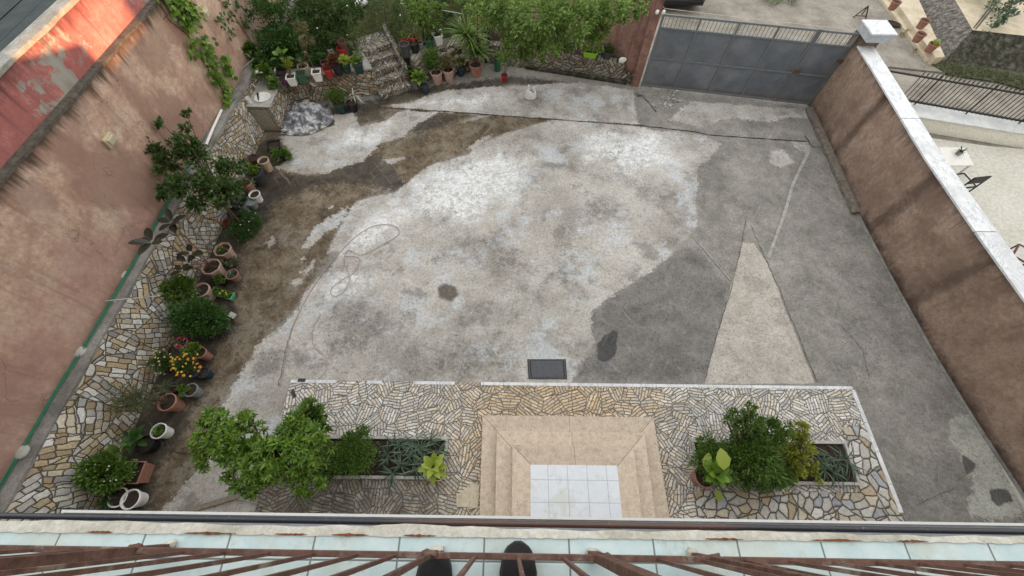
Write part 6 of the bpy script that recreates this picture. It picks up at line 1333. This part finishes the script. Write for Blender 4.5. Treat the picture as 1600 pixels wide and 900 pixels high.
# ------------------------------------------------------------------ the trees
tb = P(384, 357)
t = thing('tree', tuple(tb), 'young leafy tree with round dark leaves leaning over the left stone wall', 'tree'); lv = Leaves(); tips = []
for (x, y, z, r_, n_) in ((262, 250, 1.9, .42, 520), (255, 195, 2.35, .16, 80), (292, 178, 2.3, .10, 60), (290, 200, 2.3, .13, 90), (240, 232, 2.1, .22, 120), (222, 222, 2.1, .10, 40), (300, 245, 1.9, .42, 560), (280, 290, 1.8, .42, 520), (330, 290, 1.6, .45, 620), (355, 265, 1.5, .36, 420), (262, 300, 1.8, .25, 200), (310, 318, 1.5, .30, 260), (355, 300, 1.4, .34, 360), (375, 262, 1.3, .18, 120), (292, 222, 2.2, .28, 220), (380, 288, 1.2, .16, 90), (345, 322, 1.3, .16, 90)):
    c = P(x, y, z); tips.append(c); crown(lv, c, (r_, r_, r_*.55), n_, .085, .062, cs=.4, shell=.2, fold=.12)
lv.build('crown', LF['dark'], t); mb = MB(); fk = P(352, 322, 1.1)
mb.tube(smooth_path([tb, P(368, 340, .5), fk], 5), list(np.linspace(.04, .028, 11)), 8); limbs(mb, fk, tips, .020, .006, .08)
mb.build('trunk', BARK, t)
# light green tree in the raised bed
tb = P(876, 74, .6)
t = thing('tree', tuple(tb), 'spreading light green tree in the raised bed beside the rose wall', 'tree'); lv = Leaves(); tips = []
for (x, y, z, r_, n_) in ((770, 30, 2.6, .55, 1100), (800, 5, 3.0, .7, 1500), (812, 50, 2.4, .55, 1300), (822, 85, 1.7, .30, 480), (800, 75, 1.9, .35, 480), (850, 20, 3.1, .75, 2000), (860, 55, 2.5, .55, 1400), (900, 30, 2.9, .7, 1700), (915, 60, 2.3, .42, 800), (945, 15, 2.9, .6, 1300), (935, 45, 2.4, .40, 650), (975, 15, 2.8, .42, 560), (985, 28, 2.5, .30, 240), (835, 70, 2.1, .45, 800), (880, 70, 2.0, .35, 420), (935, 72, 1.4, .18, 130), (760, 15, 2.6, .5, 700), (995, 8, 2.8, .3, 200), (848, 92, 1.4, .16, 120), (790, 90, 1.4, .22, 200), (1005, 12, 2.7, .2, 90)):
    c = P(x, y, z); tips.append(c); crown(lv, c, (r_, r_, r_*.6), n_, .092, .050, cs=.30, shell=.3)
lv.build('crown', LF['tree'], t); mb = MB(); fk = tb+np.array([-.05, .1, 1.0]); mb.tube([tb, tb+np.array([.03, .03, .5]), fk], [.10, .08, .075], 10); limbs(mb, fk, tips, .045, .01, .15); mb.build('trunk', BARK, t)

# garden shrubs
def gs(lb, blobs, mat, L_=.08, W_=.045, fl=(), name='shrub', rich=False, shell=.25):
    x, y, z = blobs[0][:3]; b = P(x, y, z); t = thing(name, (b[0], b[1], GZ-.04), lb, 'shrub', 'garden shrubs'); lv = Leaves(); tips = []
    for (x, y, z, r_, n_) in blobs: c = P(x, y, z); tips.append(c); crown(lv, c, (r_, r_, r_*.7), n_, L_, W_, shell=shell, rich=rich)
    lv.build('foliage', LF[mat], t); mb = MB(); limbs(mb, (b[0], b[1], GZ-.05), tips+[b], .022, .008, .05); mb.build('stem', BARK, t)
    for (m_, cnt, r_) in fl:
        for _ in range(cnt): q = blobs[rnd.randrange(len(blobs))]; flower(t, P(q[0]+rnd.gauss(0, q[3]*25), q[1]+rnd.gauss(0, q[3]*20), q[2]+q[3]*.6), r_, m_)
gs('tall dark green shrub in the garden corner against the peach wall', [(425, 25, 2.0, .6, 1500), (445, 60, 1.6, .5, 1000), (415, 60, 1.7, .4, 700), (430, -5, 2.2, .6, 1200)], 'deep')
gs('dense dark shrub left of the reddish bush in the garden', [(480, 10, 1.9, .6, 1500), (520, 15, 1.9, .55, 1200), (500, 45, 1.5, .45, 900)], 'dark', fl=[('white', 2, .03)])
gs('dark mounded shrub with a few white flowers in the middle of the garden', [(525, 45, 1.5, .42, 900), (545, 20, 1.7, .5, 1100), (505, 70, 1.2, .35, 600), (530, 75, 1.1, .3, 400)], 'dark', .07, .05, fl=[('white', 4, .03)])
gs('bush with yellow brown autumn tinted leaves in the garden', [(468, 45, 1.7, .32, 480), (480, 62, 1.5, .28, 360)], 'straw', .05, .025)
gs('mass of mid green leaves behind the pots on the garden wall', [(455, 80, 1.2, .38, 800), (430, 90, 1.2, .35, 700), (495, 88, 1.1, .28, 460), (410, 100, 1.25, .28, 380)], 'deep', .09, .06)
gs('broad leaved plant with a white flower at the end of the peach wall', [(393, 78, 1.4, .28, 200), (410, 115, 1.2, .22, 120), (430, 128, 1.0, .16, 70)], 'mid', .16, .10, fl=[('white', 2, .06)], rich=True)
gs('feathery light green plant near the steps behind the lettuce bowl', [(553, 65, 1.1, .28, 520), (545, 52, 1.2, .25, 380), (560, 80, 1.0, .15, 180)], 'mid', .06, .012)
gs('dark twiggy shrub above the cheek wall of the garden steps', [(600, 10, 1.5, .45, 420), (618, 38, 1.2, .35, 360), (625, 15, 1.4, .4, 420)], 'dark', .06, .03, fl=[('white', 2, .03)])
gs('shiny green citrus like bush above the red pots', [(655, 20, 1.7, .40, 800), (668, 40, 1.4, .3, 500), (645, 5, 1.8, .35, 600), (680, 15, 1.6, .3, 420)], 'tree', .11, .045)
gs('fresh green bush at the top edge between the citrus bush and the tree', [(745, 3, 2.2, .45, 800), (725, -5, 2.2, .4, 600)], 'tree', .08, .04)
gs('shadowy shrub beneath the back wall of the garden', [(690, -8, 1.6, .5, 700), (705, 30, 1.2, .35, 360), (575, -12, 1.5, .5, 600)], 'dark', .07, .04)
# garden grass
lv = Leaves(); m_ = 9000; pp = np.stack([rng.uniform(-7.2, -1.2, m_), rng.uniform(11.2, 16.5, m_), np.full(m_, GZ-.04)], 1)
ok = (pp[:, 1] > 11.2+.25*(pp[:, 0]+7.2)+.6) & (pp[:, 1] < 17.2-.5*(pp[:, 0]+5.2)) & ~((pp[:, 0] > -4.9) & (pp[:, 0] < -3.0) & (pp[:, 1] < 13.2)) & ~((pp[:, 0] > -3.4) & (pp[:, 1] < 12.6+.62*(pp[:, 0]+3.2)))
pp = pp[ok]; m_ = len(pp); lv.simple(pp, rdir(m_, 1.), rdir(m_), .09*rng.uniform(.4, 1.3, m_), .018*rng.uniform(.6, 1.4, m_))
tag(lv.build('garden_grass', LF['mid']), 'thin grass on the garden earth behind the steps', 'grass', kind='stuff')
# small garden litter
p = P(566, 10, GZ); tag(MB().blob((p[0], p[1], GZ+.1), (.22, .14, .10), 2, .4, 12, 8).build('white_cloth', m_white, smooth=True, loc=(p[0], p[1], GZ)), 'crumpled white cloth lying at the back of the garden', 'cloth')
t = thing('clothes_line', tuple(P(690, 15, 1.6)), 'thin line stretched across the shrubs at the back of the garden', 'line')
MB().tube([P(625, 5, 1.6), P(680, 14, 1.6), P(725, 22, 1.6)], .006, 5).build('cord', m_white, t)
# fallen leaves and chips by the pots
for i in range(40):
    x, y = rnd.choice([(rnd.uniform(690, 780), rnd.uniform(118, 135)), (rnd.uniform(300, 420), rnd.uniform(330, 600)), (rnd.uniform(500, 1300), rnd.uniform(160, 590)), (rnd.uniform(640, 1000), rnd.uniform(130, 170))]); p = P(x, y); s_ = rnd.uniform(.008, .02)
    o = MB().blob((p[0], p[1], .018), (s_, s_*.7, s_*.35), i, .4, 6, 4).build('pebble', rnd.choice([m_concl, m_conc, BARK]), loc=(p[0], p[1], .01)); tag(o, 'tiny pebble or leaf scrap lying loose on the concrete', 'pebble', 'loose scraps on the concrete')
